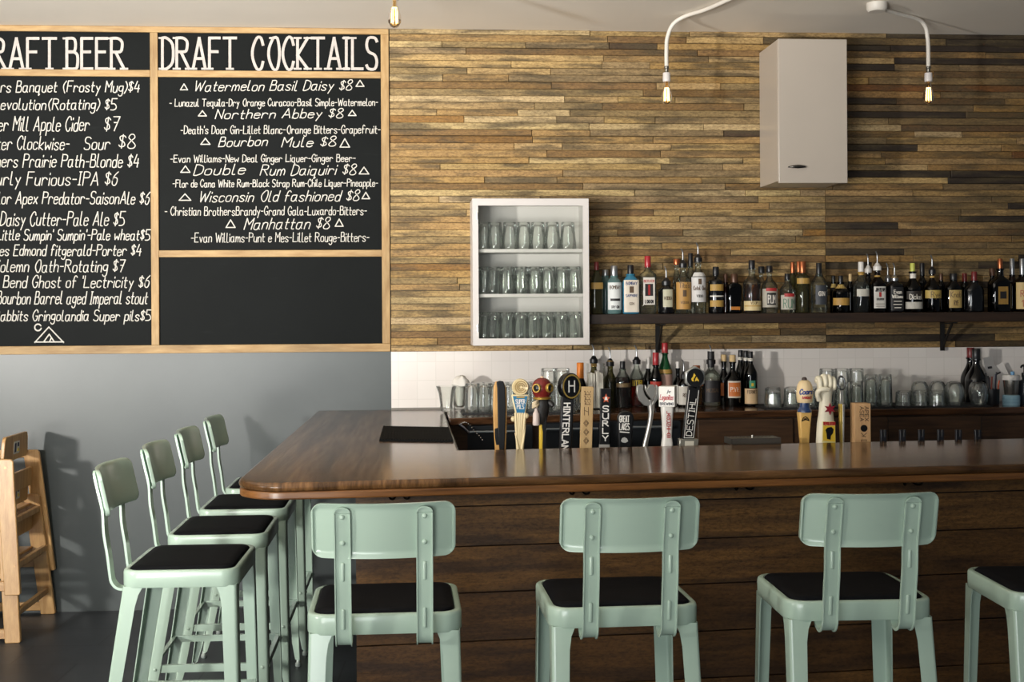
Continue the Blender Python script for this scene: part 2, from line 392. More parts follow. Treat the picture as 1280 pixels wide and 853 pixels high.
# left leg of the top, with the rounded outer corner
cxr, r = -0.568, 0.15
c0 = Vector((cxr, fy(cxr) + 0.0))
arc = []
fa = atan(SL)
cc = (cxr + r, fy(cxr + r) + r / cos(fa))
for i in range(13):
    a = pi + (pi / 2 + fa) * i / 12
    arc.append((cc[0] + r * cos(a), cc[1] + r * sin(a)))
leg_out = [(-0.532, D - 0.004)] + arc + [(0.158, fy(0.158)), (0.158, 4.532), (0.142, D - 0.004)]
top_out = [(-0.532, D - 0.004)] + arc + [(BX1, fy(BX1)), (BX1, iy(BX1)), (0.16, 4.532), (0.142, D - 0.004)]
def top_mat():                                             # dark glossy wood; boards run along each arm of the counter
    m, t, b = nt('dark_polished_bar_wood'); tc = t.nodes.new('ShaderNodeTexCoord')
    def grain(sc):
        mp = t.nodes.new('ShaderNodeMapping'); mp.inputs['Scale'].default_value = sc; t.links.new(tc.outputs['Object'], mp.inputs[0])
        return noise(t, mp.outputs[0], 3.0, 8, 0.62), noise(t, mp.outputs[0], 0.6, 2, 0.5)
    g1, k1 = grain((20, 1.0, 5)); g2, k2 = grain((1.0, 20, 9))
    sp = t.nodes.new('ShaderNodeSeparateXYZ'); t.links.new(tc.outputs['Object'], sp.inputs[0])
    gt = t.nodes.new('ShaderNodeMath'); gt.operation = 'GREATER_THAN'; gt.inputs[1].default_value = -0.24; t.links.new(sp.outputs[0], gt.inputs[0])
    g = mix(t, g1, g2, gt.outputs[0]); k = mix(t, k1, k2, gt.outputs[0])
    c = ramp(t, g, [(0.28, lin((45, 30, 17))), (0.75, lin((124, 90, 56)))])
    c = mix(t, c, ramp(t, k, [(0.38, (1.3, 1.26, 1.2)), (0.62, (0.5, 0.47, 0.45))]), 1.0, 'MULTIPLY')
    t.links.new(c, b.inputs['Base Color']); b.inputs['Roughness'].default_value = 0.17; b.inputs['Specular IOR Level'].default_value = 0.45
    return m
loc(MB().xy(top_out, BZ - 0.028, BZ)).build('countertop', top_mat(), bar, bevel=0.013, seg=4)
def inset(d):                                              # lighter wooden moulding under the top, set back a little
    a2 = [(cc[0] + (r - d) * cos(pi + (pi / 2 + fa) * i / 12), cc[1] + (r - d) * sin(pi + (pi / 2 + fa) * i / 12)) for i in range(13)]
    return [(-0.532 + d, D - 0.004)] + a2 + [(BX1, fy(BX1) + d), (BX1, fy(BX1) + d + 0.045), (cc[0] + 0.06, fy(cc[0] + 0.06) + d + 0.045), (cc[0] - r + d + 0.05, cc[1] + 0.05), (-0.532 + d + 0.045, D - 0.004)]
loc(MB().xy(inset(0.003), BZ - 0.053, BZ - 0.028)).build('edge_moulding', wood('bar_edge_moulding_wood', (84, 52, 25), (142, 94, 48), grain=(1.4, 9, 30), rough=0.3, coat=0.2, knots=0.4, bmp=0.05), bar, bevel=0.005, seg=3)
# plank front, boards of their measured heights
mb = MB(); rnd = random.Random(5)
zs = [0.993, 0.915, 0.781, 0.625, 0.462, 0.30, 0.14, 0.0]
for a, b_ in zip(zs[:-1], zs[1:]):
    x = -0.205; cuts = [x, rnd.uniform(1.5, 2.6), BX1]
    for xa, xb in zip(cuts[:-1], cuts[1:]):
        l = lin(rnd.choice([(108, 78, 43), (92, 65, 36), (118, 86, 48)])); mb.cur = l[:3] + (rnd.random(),)
        y0a, y0b = fy(xa) + 0.25, fy(xb) + 0.25; g = 0.004
        mb.add([(xa, y0a, b_ + g), (xb, y0b, b_ + g), (xb, y0b + 0.022, b_ + g), (xa, y0a + 0.022, b_ + g),
                (xa, y0a, a - 0.001), (xb, y0b, a - 0.001), (xb, y0b + 0.022, a - 0.001), (xa, y0a + 0.022, a - 0.001)],
               [(0, 3, 2, 1), (4, 5, 6, 7), (0, 1, 5, 4), (1, 2, 6, 5), (2, 3, 7, 6), (3, 0, 4, 7)])
loc(mb).build('front_panelling', wood('stained_bar_planks', None, None, grain=(1.5, 26, 26), rough=0.42, attr=True, bmp=0.2, stain=(48, 33, 22)), bar, smooth=0)
mb = MB()
mb.xy([(-0.2, fy(-0.2) + 0.272), (BX1, fy(BX1) + 0.272), (BX1, fy(BX1) + 0.31), (-0.16, fy(-0.16) + 0.31)], 0, 0.993)
mb.xy([(-0.2, fy(-0.2) + 0.31), (-0.16, fy(-0.16) + 0.31), (-0.14, D - 0.01), (-0.18, D - 0.01)], 0, 0.993)
loc(mb).build('carcass', paint((44, 38, 34), 0.7), bar, smooth=0)
for hx in (-0.06, 0.54, 1.11, 1.72, 2.4):                  # purse hooks under the overhang
    mb = MB(); yb = fy(hx) + 0.245
    mb.xz(rrect(0.05, 0.028, 0.006, 3, hx, 0.972), yb - 0.006, yb)
    for s in (-1, 1):
        mb.tube(catmull([(hx + s * 0.008, yb - 0.004, 0.972), (hx + s * 0.018, yb - 0.03, 0.955), (hx + s * 0.03, yb - 0.05, 0.958), (hx + s * 0.036, yb - 0.055, 0.975)], 4), 0.004, 8)
    loc(mb).build('bag_hook', paint((34, 32, 30), 0.35, 0.7), bar)

# black rubber mat and steel caddy on the counter
q = [atz(*p, BZ) for p in ((479, 534.5), (474, 552), (567, 553.2), (561, 536))]
mb = MB(); n = 26
mb.xy([(p.x, p.y) for p in q], BZ, BZ + 0.006)
for i in range(n):                                         # ribs of the mat
    t0 = (i + 0.2) / n; t1 = (i + 0.75) / n
    A = q[0].lerp(q[3], t0); B = q[0].lerp(q[3], t1); C_ = q[1].lerp(q[2], t1); D_ = q[1].lerp(q[2], t0)
    mb.xy([(A.x, A.y - 0.012), (B.x, B.y - 0.012), (C_.x, C_.y + 0.012), (D_.x, D_.y + 0.012)], BZ + 0.006, BZ + 0.009)
tag(mb.build('bar_mat', paint((12, 14, 15), 0.8, spec=0.1), smooth=0), 'black ribbed rubber bar mat lying on the left end of the counter', 'bar mat')
c = atz(945, 556, BZ)
cad = thing('check_tray', (c.x, c.y + 0.05, BZ), 'flat grey metal tray lying on the bar between the tap handles', 'tray', rz=fa)
mb = MB()
mb.box(-0.10, 0.10, -0.045, 0.045, 0, 0.004)
for x0, x1, y0, y1 in ((-0.10, 0.10, -0.045, -0.042), (-0.10, 0.10, 0.042, 0.045), (-0.10, -0.097, -0.045, 0.045), (0.097, 0.10, -0.045, 0.045)): mb.box(x0, x1, y0, y1, 0, 0.024)
mb.build('tray_body', paint((120, 116, 108), 0.32, 0.8), cad, smooth=0)
mb = MB()
for i in range(13): mb.box(-0.094 + i * 0.0152, -0.094 + i * 0.0152 + 0.009, -0.041, 0.041, 0.019, 0.022)
mb.build('grille', paint((170, 166, 156), 0.28, 0.85), cad, smooth=0)
MB().cyl((0, 0, 0.02), (0, 0, 0.032), 0.006).build('knob', paint((190, 186, 176), 0.25, 0.9), cad)

# ---------------------------------------------------------------- back bar under the tile
def by(x):                                                 # front edge of the back bar
    P = [(0.15, 5.765), (0.7, 5.90), (1.5, 6.00), (4.2, 6.07)]
    for (xa, ya), (xb, yb) in zip(P[:-1], P[1:]):
        if x <= xb: return ya + (yb - ya) * (x - xa) / (xb - xa)
    return 6.07
BB = 1.055
bb = thing('back_bar_cabinet', (1.8, 6.1, 0), 'dark wooden back bar cabinet standing against the white tile', 'cabinet')
def lb(m_): return m_.move(Matrix.Translation((-1.8, -6.1, 0)))
xs = [0.152, 0.5, 0.9, 1.5, 2.3, 3.2, 4.0]
lb(MB().xy([(x, by(x)) for x in xs] + [(4.0, D - 0.009), (0.152, D - 0.009)], BB - 0.035, BB)).build('worktop', bar_wood('back_bar_top_wood', (1.3, 22, 22), (44, 28, 17), (96, 64, 40)), bb, bevel=0.005)
lb(MB().xy([(x, by(x) + 0.03) for x in xs] + [(4.0, D - 0.009), (0.16, D - 0.009)], 0.0, BB - 0.035)).build('carcass', wood('back_bar_dark_wood', (40, 27, 18), (78, 54, 34), grain=(1.5, 22, 22), rough=0.5), bb, smooth=0)
for i in range(5):
    xa, xb = 1.42 + i * 0.5, 1.914 + i * 0.5
    mb = MB(); mb.xz([(xa, 0.80), (xb, 0.80), (xb, 1.012), (xa, 1.012)], by((xa + xb) / 2) + 0.006, by((xa + xb) / 2) + 0.034)
    dr = lb(mb).build('drawer', wood('back_bar_drawer_wood', (46, 31, 20), (86, 60, 38), grain=(1.5, 22, 22), rough=0.45), bb, bevel=0.003)
# black steel cooler doors on the left of the back bar, with pull bars
for i, (xa, xb) in enumerate(((0.2, 0.56), (0.58, 0.94), (0.96, 1.32))):
    yy = by((xa + xb) / 2)
    dr = lb(MB().xz(rrect(xb - xa, 0.92, 0.01, 3, (xa + xb) / 2, 0.555), yy - 0.004, yy + 0.03)).build('cooler_door', paint((30, 34, 38), 0.35, 0.3), bb, bevel=0.003)
    lb(MB().cyl((xa + 0.05, yy - 0.03, 0.985), (xb - 0.05, yy - 0.03, 0.985), 0.008).cyl((xa + 0.07, yy - 0.03, 0.985), (xa + 0.07, yy, 0.985), 0.006).cyl((xb - 0.07, yy - 0.03, 0.985), (xb - 0.07, yy, 0.985), 0.006)).build('pull_bar', paint((130, 138, 144), 0.3, 0.9), dr)
# ================================================================ mint metal bar stools
MINT = paint((166, 187, 171), 0.27, 0.0, 0.03, 4.0, coat=0.3)
VINYL = paint((17, 18, 21), 0.6, 0.0, 0.15, 30, spec=0.06)
STEEL = paint((150, 152, 150), 0.3, 0.9)
def rr3(w, h, r, z, cy=0.0): return [(x, y + cy, z) for x, y in rrect(w, h, r, 6)]
def back_y(x, z): return -0.272 - (z - 1.0) * 0.22 + 0.038 * (x / 0.1875) ** 2
def make_stool():
    t = thing('bar_stool', (0, 0, 0), 'mint stool', 'bar stool', 'mint metal bar stools around the counter')
    W, Dp = 0.415, 0.365
    mb = MB().loft([rr3(W - 0.03, Dp - 0.03, 0.04, 0.712), rr3(W - 0.004, Dp - 0.004, 0.052, 0.712), rr3(W, Dp, 0.054, 0.716), rr3(W, Dp, 0.054, 0.757), rr3(W - 0.004, Dp - 0.004, 0.052, 0.763),
                    rr3(W - 0.012, Dp - 0.012, 0.048, 0.766), rr3(W - 0.034, Dp - 0.034, 0.04, 0.765), rr3(W - 0.038, Dp - 0.038, 0.04, 0.758)])
    mb.build('seat_frame', MINT, t, smooth=50)
    mb = MB().loft([rr3(W - 0.04, Dp - 0.04, 0.04, 0.756), rr3(W - 0.04, Dp - 0.04, 0.04, 0.766), rr3(W - 0.052, Dp - 0.052, 0.036, 0.7715), rr3(W - 0.10, Dp - 0.10, 0.03, 0.774), rr3(W - 0.24, Dp - 0.24, 0.02, 0.7755)])
    mb.build('seat_pad', VINYL, t, smooth=60, label='black vinyl seat pad')
    # curved pressed-steel backrest with a rolled lip
    NX, NZ = 30, 12; w2 = 0.1875; zc, h2, r = 1.003, 0.0735, 0.03
    def half(x):
        d = abs(x) - (w2 - r); return h2 if d <= 0 else h2 - r + sqrt(max(0.0, r * r - d * d))
    xs_ = [w2 * sin(pi / 2 * (2 * i / NX - 1)) * 0.9995 for i in range(NX + 1)]
    rear, front = [], []
    for x in xs_:
        H_ = max(half(x), 0.002)
        for j in range(NZ + 1):
            s = sin(pi / 2 * (2 * j / NZ - 1)); z = zc + s * H_
            edge = min(H_ - abs(s * H_), (w2 - abs(x)))
            k = min(1.0, max(0.0, (edge - 0.004) / 0.006)); k = k * k * (3 - 2 * k)
            y = back_y(x, z); rear.append((x, y - 0.008 + 0.008 * k, z))
            k2 = min(1.0, edge / 0.008)
            front.append((x, y + 0.004 + 0.004 * sqrt(k2), z))
    n1 = NZ + 1; F_ = []
    o2 = len(rear)
    for i in range(NX):
        for j in range(NZ):
            a, b, c, d = i * n1 + j, (i + 1) * n1 + j, (i + 1) * n1 + j + 1, i * n1 + j + 1
            F_.append((a, b, c, d)); F_.append((d + o2, c + o2, b + o2, a + o2))
    rim = [i * n1 for i in range(NX + 1)] + [NX * n1 + j for j in range(1, n1)] + [i * n1 + NZ for i in range(NX - 1, -1, -1)] + [j for j in range(NZ - 1, 0, -1)]
    for i in range(len(rim)):
        a, b = rim[i], rim[(i + 1) % len(rim)]; F_.append((b, a, a + o2, b + o2))
    mb = MB(); mb.add(rear + front, F_); mb.build('backrest', MINT, t, smooth=60)
    # two channel straps that carry the backrest and hook under the seat
    for sx in (-1, 1):
        X = sx * 0.106
        path = [(back_y(X, 1.052) - 0.006, 1.052), (back_y(X, 1.0) - 0.006, 1.0), (back_y(X, 0.94) - 0.006, 0.94), (-0.249, 0.87), (-0.238, 0.80), (-0.231, 0.74), (-0.226, 0.715), (-0.212, 0.699), (-0.192, 0.695), (-0.172, 0.703), (-0.166, 0.714)]
        path = catmull(path, 3); rings = []
        for i, (y, z) in enumerate(path):
            a = path[max(0, i - 1)]; b = path[min(len(path) - 1, i + 1)]
            dy, dz = b[0] - a[0], b[1] - a[1]; l = hypot(dy, dz); ny, nz = dz / l, -dy / l      # rear-pointing normal
            sec = [(-0.0215, 0), (-0.0215, 0.008), (-0.0185, 0.008), (-0.0175, 0.0035), (0.0175, 0.0035), (0.0185, 0.008), (0.0215, 0.008), (0.0215, 0)]
            rings.append([(X + u, y + ny * v, z + nz * v) for u, v in sec])
        mb = MB().loft(rings)
        # rounded end with its raised lip
        y, z = path[0]; tilt = -0.22
        out = [(0.0215 * cos(pi * i / 10), 0.016 * sin(pi * i / 10)) for i in range(11)]
        inn = [(0.0180 * cos(pi * i / 10), 0.0125 * sin(pi * i / 10)) for i in range(11)]
        P = lambda u, v, d: (X + u, y - d + tilt * v, z + v)
        mb.prism(out, lambda a, b: P(a, b, 0), lambda a, b: P(a, b, 0.0035))
        for i in range(10):
            q = [out[i], out[i + 1], inn[i + 1], inn[i]]
            mb.prism(q, lambda a, b: P(a, b, 0.003), lambda a, b: P(a, b, 0.008))
        st = mb.build('back_strap', MINT, t, smooth=40)
        for z0, L in ((0.895, 0.05), (0.768, 0.055)):       # pressed ribs
            i = min(range(len(path)), key=lambda k: abs(path[k][1] - z0)); y, _ = path[i]
            sl = (path[i + 1][0] - path[i - 1][0]) / (path[i + 1][1] - path[i - 1][1])
            MB().loft([[(X + a * k, y - 0.0035 - d + sl * (b * L / 2 * kz), z0 + b * L / 2 * kz) for a, b in [(0.005 * cos(2 * pi * q / 16), (sin(2 * pi * q / 16) * 0.12 + (0.88 if q < 8 else -0.88))) for q in range(16)]] for k, kz, d in ((1, 1, 0), (0.8, 0.97, 0.0028), (0.3, 0.9, 0.0034))]).build('pressed_rib', MINT, st, smooth=60)
        for z0 in (1.042, 0.972):
            y = back_y(X, z0) - 0.0095
            MB().lathe([(0.0068, 0.001), (0.0066, -0.002), (0.0045, -0.004), (0.001, -0.0045)], (X, y, z0), 12, axis='y').build('rivet', MINT, st, smooth=60)
    # four folded legs
    def foot(sx, sy): return (sx * 0.214, -0.285 if sy < 0 else 0.19)
    cen = {}
    for sx in (-1, 1):
        for sy in (-1, 1):
            top = (sx * (W / 2 - 0.006), sy * (Dp / 2 - 0.006)); ft = foot(sx, sy)
            rings = []
            for z, wd, k in ((0.716, 0.064, 0.0), (0.69, 0.053, 0.03), (0.655, 0.048, 0.08), (0.5, 0.045, 0.30), (0.28, 0.041, 0.61), (0.1, 0.033, 0.86), (0.03, 0.022, 0.965), (0.022, 0.012, 0.97)):
                x = top[0] + (ft[0] - top[0]) * k; y = top[1] + (ft[1] - top[1]) * k; th = 0.0035; rc = 0.010
                o = []; inn = []
                o.append((wd, 0)); inn.append((wd, th))
                for i in range(6):
                    a = pi / 2 * i / 5; o.append((rc - rc * sin(a), rc - rc * cos(a))); inn.append((rc - (rc - th) * sin(a), rc - (rc - th) * cos(a)))
                o.append((0, wd)); inn.append((th, wd))
                sec = o + inn[::-1]
                ring = [(x - sx * a, y - sy * b, z) for a, b in sec]
                rings.append(ring if sx * sy > 0 else ring[::-1])
            lg = MB().loft(rings).build('leg', MINT, t, smooth=40)
            fx, fy_ = ft[0] - sx * 0.009, ft[1] - sy * 0.009
            MB().lathe([(0.007, 0.03), (0.008, 0.018), (0.013, 0.014), (0.013, 0.003), (0.011, 0.0)], (fx, fy_, 0), 14).build('foot_glide', paint((170, 180, 174), 0.3, 0.3), lg, smooth=50)
            k = (0.716 - 0.285) / 0.716
            cen[(sx, sy)] = (top[0] + (ft[0] - top[0]) * k, top[1] + (ft[1] - top[1]) * k)
            for ax in (0, 1):                               # bolt heads on both faces of the leg
                p = [cen[(sx, sy)][0], cen[(sx, sy)][1], 0.285]
                if ax: MB().lathe([(0.006, 0.0), (0.006, sy * 0.003), (0.003, sy * 0.005)], (p[0] - sx * 0.022, p[1], p[2]), 10, axis='y').build('bolt', MINT, lg, smooth=50)
                else: MB().lathe([(0.006, 0.0), (0.006, sx * 0.003), (0.003, sx * 0.005)], (p[0], p[1] - sy * 0.022, p[2]), 10, axis='x').build('bolt', MINT, lg, smooth=50)
    for a, b in (((-1, -1), (1, -1)), ((-1, 1), (1, 1)), ((-1, -1), (-1, 1)), ((1, -1), (1, 1))):
        pa, pb = cen[a], cen[b]; ins = 0.006
        A = Vector((pa[0] - a[0] * ins, pa[1] - a[1] * ins, 0.285)); B = Vector((pb[0] - b[0] * ins, pb[1] - b[1] * ins, 0.285))
        if a[1] == b[1]: A.x += 0.02 * 1; B.x -= 0.02
        mb = MB().bar(A, B, 0.004, 0.026); 
        nrm = Vector((0, -a[1], 0)) if a[1] == b[1] else Vector((-a[0], 0, 0))
        mb.bar(A + nrm * 0.007 + Vector((0, 0, 0.012)), B + nrm * 0.007 + Vector((0, 0, 0.012)), 0.014, 0.003)
        mb.build('footrest', MINT, t, smooth=0)
    return t
stool = make_stool()
spots = [(-0.092, 3.385, 0.6, 'mint stool in front of the bar, nearest the rounded counter corner'),
         (0.556, 3.402, 1.4, 'second mint stool along the front of the bar, below the white glass cabinet'),
         (1.222, 3.412, -1.2, 'third mint stool along the front of the bar, before the silver tray'),
         (1.885, 3.44, -3.5, 'mint stool at the right edge of the photo, only seat and legs showing'),
         (-0.742, 4.01, -91.0, 'nearest stool of the row at the left end of the bar'),
         (-0.728, 4.60, -90.0, 'second nearest stool of the row at the left end of the bar'),
         (-0.715, 5.16, -90.0, 'third stool of the left row, second from the grey wall'),
         (-0.70, 5.74, -90.0, 'farthest stool of the left row, next to the grey wall, seat behind the counter')]
for i, (x, y, a, lab) in enumerate(spots):
    o = stool if i == 0 else copy_tree(stool)
    o.location = (x, y, 0); o.rotation_euler = (0, 0, radians(a)); o['label'] = lab

# ================================================================ two stacked wooden high chairs
OAK = wood('pale_high_chair_wood', (156, 112, 64), (204, 166, 112), grain=(14, 14, 1.6), rough=0.4, knots=0.15, bmp=0.05, coat=0.2)
OAKH = wood('pale_high_chair_rail_wood', (156, 112, 64), (204, 166, 112), grain=(2, 14, 14), rough=0.4, knots=0.15, bmp=0.05, coat=0.2)
def make_high_chair(lab):
    t = thing('high_chair', (0, 0, 0), lab, 'high chair', 'stacked wooden high chairs')
    YN, YFAR = -0.235, 0.235
    for s, y in ((0, YN), (1, YFAR)):
        y0, y1 = y - 0.011, y + 0.011
        for side in (1, -1):                                # A-shaped side frames: two leaning legs
            out = [(side * 0.265, 0.0), (side * 0.215, 0.0), (side * 0.150, 0.62), (side * 0.165, 0.64), (side * 0.215, 0.64), (side * 0.222, 0.62)]
            out = [(side * 0.262, 0.006), (side * 0.256, 0.0), (side * 0.188, 0.0), (side * 0.125, 0.64), (side * 0.195, 0.64), (side * 0.207, 0.628)]
            if side < 0: out = out[::-1]
            lg = MB().xz(out, y0, y1).build('leg', OAK, t, bevel=0.004)
            for z, x in ((0.135, side * 0.232), (0.60, side * 0.172)):
                MB().lathe([(0.006, -0.001), (0.006, -0.0125 if s == 0 else 0.0125)], (x, y, z), 10, axis='y').build('bolt', paint((150, 120, 84), 0.4, 0.5), lg)
        for z0, z1, x in ((0.02, 0.065, 0.236), (0.30, 0.345, 0.205), (0.60, 0.64, 0.16)):
            MB().box(-x + 0.02, x - 0.02, y - 0.009, y + 0.009, z0, z1).build('side_rail', OAKH, t, bevel=0.003)
    for z, x in ((0.128, 0.222), (0.335, 0.196)):            # rungs between the frames on the open side and the back
        for sd in (1, -1):
            MB().bar((sd * x, YN + 0.01, z), (sd * x, YFAR - 0.01, z), 0.022, 0.03).build('rung', OAK, t, bevel=0.003)
    MB().box(-0.15, 0.16, YN + 0.012, YFAR - 0.012, 0.352, 0.367).build('seat', OAK, t, bevel=0.004)
    MB().xz(rrect(0.02, 0.05, 0.008, 3, -0.165, 0.60), YN + 0.011, YFAR - 0.011).build('front_bar', OAK, t)
    for z0, z1 in ((0.615, 0.74), (0.46, 0.555)):            # backrest boards, the upper one round-cornered
        x = 0.135 if z0 > 0.6 else 0.15
        pts = [(y, z) for y, z in rrect(2 * YFAR - 0.05, z1 - z0, 0.028 if z0 > 0.6 else 0.01, 5, 0, (z0 + z1) / 2)]
        bk = MB().prism(pts, lambda a, b: (x + 0.018 + (b - z0) * 0.05, a, b), lambda a, b: (x + (b - z0) * 0.05, a, b)).build('backrest_board', OAK, t, bevel=0.003)
        if z0 > 0.6:
            for sgn in (1, -1):
                f = (lambda a, b: (x + (0.0195 if sgn > 0 else -0.0015) + (b - z0) * 0.05, a, b)); g2 = (lambda a, b: (x + (0.018 if sgn > 0 else 0.0) + (b - z0) * 0.05, a, b))
                lb_ = MB().prism(rrect(0.10, 0.062, 0.004, 2, 0.0, 0.675), g2, f).build('warning_label', paint((196, 194, 186), 0.5), bk)
                f2 = (lambda a, b: (x + (0.0203 if sgn > 0 else -0.0023) + (b - z0) * 0.05, a, b))
                MB().prism(rrect(0.03, 0.045, 0.002, 2, -0.026, 0.675), f, f2).prism(rrect(0.028, 0.02, 0.002, 2, 0.024, 0.688), f, f2).build('label_print', paint((44, 52, 74), 0.5), lb_)
                MB().prism(rrect(0.026, 0.016, 0.002, 2, 0.024, 0.662), f, f2).build('label_print', paint((206, 184, 60), 0.5), lb_)
    for part in t.children_recursive:                       # the side frames splay, so one chair nests over the next
        for v in part.data.vertices: v.co.y *= 1.17 - 0.5 * v.co.z
    return t
hc = make_high_chair('lower wooden high chair of the stack, feet on the floor by the grey wall')
hc.location = (-2.155, 6.14, 0)
h2 = copy_tree(hc); h2.location = (-2.155, 6.14, 0.228); h2['label'] = 'upper wooden high chair stacked on top of the other one'

# ================================================================ chalk menu board
YB = D - 0.012
menu = thing('menu_board', (-1.3, D, 2.2), 'large wood framed chalk menu board listing draft beer and cocktails', 'menu board')
MO = Vector((-1.3, D, 2.2))
def lm(m_): return m_.move(Matrix.Translation(-MO))
BW = aty
X = lambda px: aty(px, 240, D).x
FRW = wood('menu_frame_wood', (146, 112, 66), (184, 154, 106), grain=(2.5, 16, 16), rough=0.6, knots=0.35, bmp=0.15)
FRV = wood('menu_frame_wood_upright', (146, 112, 66), (184, 154, 106), grain=(16, 16, 2.5), rough=0.6, knots=0.35, bmp=0.15)
zt, zb = 3.081, 1.357
xl, x1, x2, x3, x4 = -3.15, X(189.5), X(199.2), X(477), X(487)
ZP = lambda py: aty(240, py, D).z
z_h0, z_h1 = ZP(89), ZP(97.3); zm0, zm1 = ZP(313.3), ZP(321.8)
ztop, zbot = ZP(42), ZP(431.3)
yf0, yf1 = D - 0.024, D - 0.001
lm(MB().box(xl, x4, yf0, yf1, ztop, zt)).build('frame_rail', FRW, menu, bevel=0.002)
lm(MB().box(xl, x4, yf0, yf1, zb, zbot)).build('frame_rail', FRW, menu, bevel=0.002)
lm(MB().box(x3, x4, yf0 + 0.001, yf1, zbot, ztop)).build('frame_stile', FRV, menu, bevel=0.002)
lm(MB().box(x1, x2, yf0 + 0.001, yf1, zbot, ztop)).build('frame_stile', FRV, menu, bevel=0.002)
lm(MB().box(xl, xl + 0.04, yf0 + 0.001, yf1, zbot, ztop)).build('frame_stile', FRV, menu, bevel=0.002)
lm(MB().box(xl + 0.04, x1, yf0 + 0.001, yf1, z_h1, z_h0)).build('frame_rail', FRW, menu, bevel=0.002)
lm(MB().box(x2, x3, yf0 + 0.001, yf1, z_h1, z_h0)).build('frame_rail', FRW, menu, bevel=0.002)
lm(MB().box(x2, x3, yf0 + 0.001, yf1, zm1, zm0)).build('frame_rail', FRW, menu, bevel=0.002)
def slate():
    m, t, b = nt('chalkboard_slate'); v = mapped(t, (1, 1, 1)); f = noise(t, v, 3.0, 6); g = noise(t, mapped(t, (3, 3, 18), (0, 0.3, 0)), 2.0, 5)
    c = mix(t, ramp(t, f, [(0.3, lin((11, 14, 14))), (0.7, lin((15, 18, 18)))]), lin((34, 38, 37)), ramp(t, g, [(0.62, (0, 0, 0)), (0.85, (0.4, 0.4, 0.4))]))
    t.links.new(c, b.inputs['Base Color']); b.inputs['Roughness'].default_value = 0.62; b.inputs['Specular IOR Level'].default_value = 0.1; return m
SLATE = slate()
panels = {}
for nm, a, b_, c_, d_ in (('header_left', xl + 0.04, x1, z_h0, ztop), ('left', xl + 0.04, x1, zbot, z_h1), ('header_right', x2, x3, z_h0, ztop), ('right', x2, x3, zm0, z_h1), ('blank', x2, x3, zbot, zm1)):
    panels[nm] = lm(MB().box(a, b_, YB, D - 0.002, c_, d_)).build('slate_panel', SLATE, menu, smooth=0)
panels['blank']['label'] = 'empty slate panel without writing'
CHALK = paint((190, 186, 178), 0.85, var=0.12, scale=60)
CHALK2 = paint((178, 171, 165), 0.85, var=0.12, scale=40)
YC = YB - 0.0012
def onb(px, py, k=0):
    p = aty(px, -py, YC - 0.00006 * (k % 40)); return tuple(p - MO)
def line(panel, text, a, b_, base, cap, w=1.25, shear=0.0, rise=0.0, serif=False, mat=None, jit=0.06):
    mb = MB(); letters(mb, text, a, b_, -base, base - cap, w, onb, shear, serif, jit, rise)
    mb.build('chalk_writing', mat or CHALK, panels[panel], smooth=0)
def tri(panel, a, b_, t, bs, w=1.3):
    mb = MB(); m_ = (a + b_) / 2
    for p, q in (((a, -bs), (m_, -t)), ((m_, -t), (b_, -bs)), ((b_, -bs), (a, -bs))): ribbon(mb, [p, q], w, onb)
    mb.build('chalk_triangle', CHALK, panels[panel], smooth=0)
line('header_left', 'DRAFT', -29, 70, 86, 48, 3.6, serif=True, mat=CHALK2, jit=0.0)
line('header_left', 'BEER', 83.5, 155, 86, 48, 3.6, serif=True, mat=CHALK2, jit=0.0)
line('header_right', 'DRAFT', 203, 295, 86, 47.5, 3.5, serif=True, mat=CHALK2, jit=0.0)
line('header_right', 'COCKTAILS', 316, 471, 86, 47.5, 3.5, serif=True, mat=CHALK2, jit=0.0)
for tx, a, b_, base, cap in (('Coors Banquet (Frosty Mug)$4', -22, 176, 115, 101.5), ('Revolution(Rotating) $5', -9, 147, 137, 123.5), ('Vander Mill Apple Cider', -34, 113, 163.5, 146), ('$7', 130, 150, 163.5, 146),
        ('Counter Clockwise-', -34, 88, 187, 171), ('Sour', 105, 139, 187, 172), ('$8', 148, 171, 185, 168), ('Brothers Prairie Path-Blonde $4', -34, 175, 209, 193), ('Surly Furious-IPA $6', -15, 148, 231.5, 215),
        ('Color Apex Predator-SaisonAle $6', -17, 188, 255, 240), ('Daisy Cutter-Pale Ale $5', 0, 157, 282, 265), ("Little Sumpin' Sumpin'-Pale wheat$5", -4, 189, 300, 287),
        ('Lakes Edmond fitgerald-Porter $4', -22, 178, 319.5, 306), ('Solemn Oath-Rotating $7', -8, 157, 340, 325), ("Bend Ghost of 'Lectricity $6", 4, 188, 359.5, 345),
        ('Bourbon Barrel aged Imperal stout', -4, 186, 380, 364.5), ('Rabbits Gringolandia Super pils$5', -8, 190, 401, 388)):
    line('left', tx, a, b_ - 2.5, base, cap, 1.25, 0.15)
mb = MB(); ribbon(mb, [(47.5 + 4.1 * cos(a * pi / 12), -409.5 + 4.1 * sin(a * pi / 12)) for a in range(26)], 1.7, onb)
for p, q in (((43.5, -428.3), (61, -409)), ((61, -409), (79.5, -428.3)), ((79.5, -427.6), (43.5, -427.8)), ((55, -427), (61.5, -418)), ((61.5, -418), (67.5, -427)), ((62, -427), (64, -423))): ribbon(mb, [p, q], 1.5, onb)
mb.build('chalk_tent_drawing', CHALK, panels['left'], smooth=0)
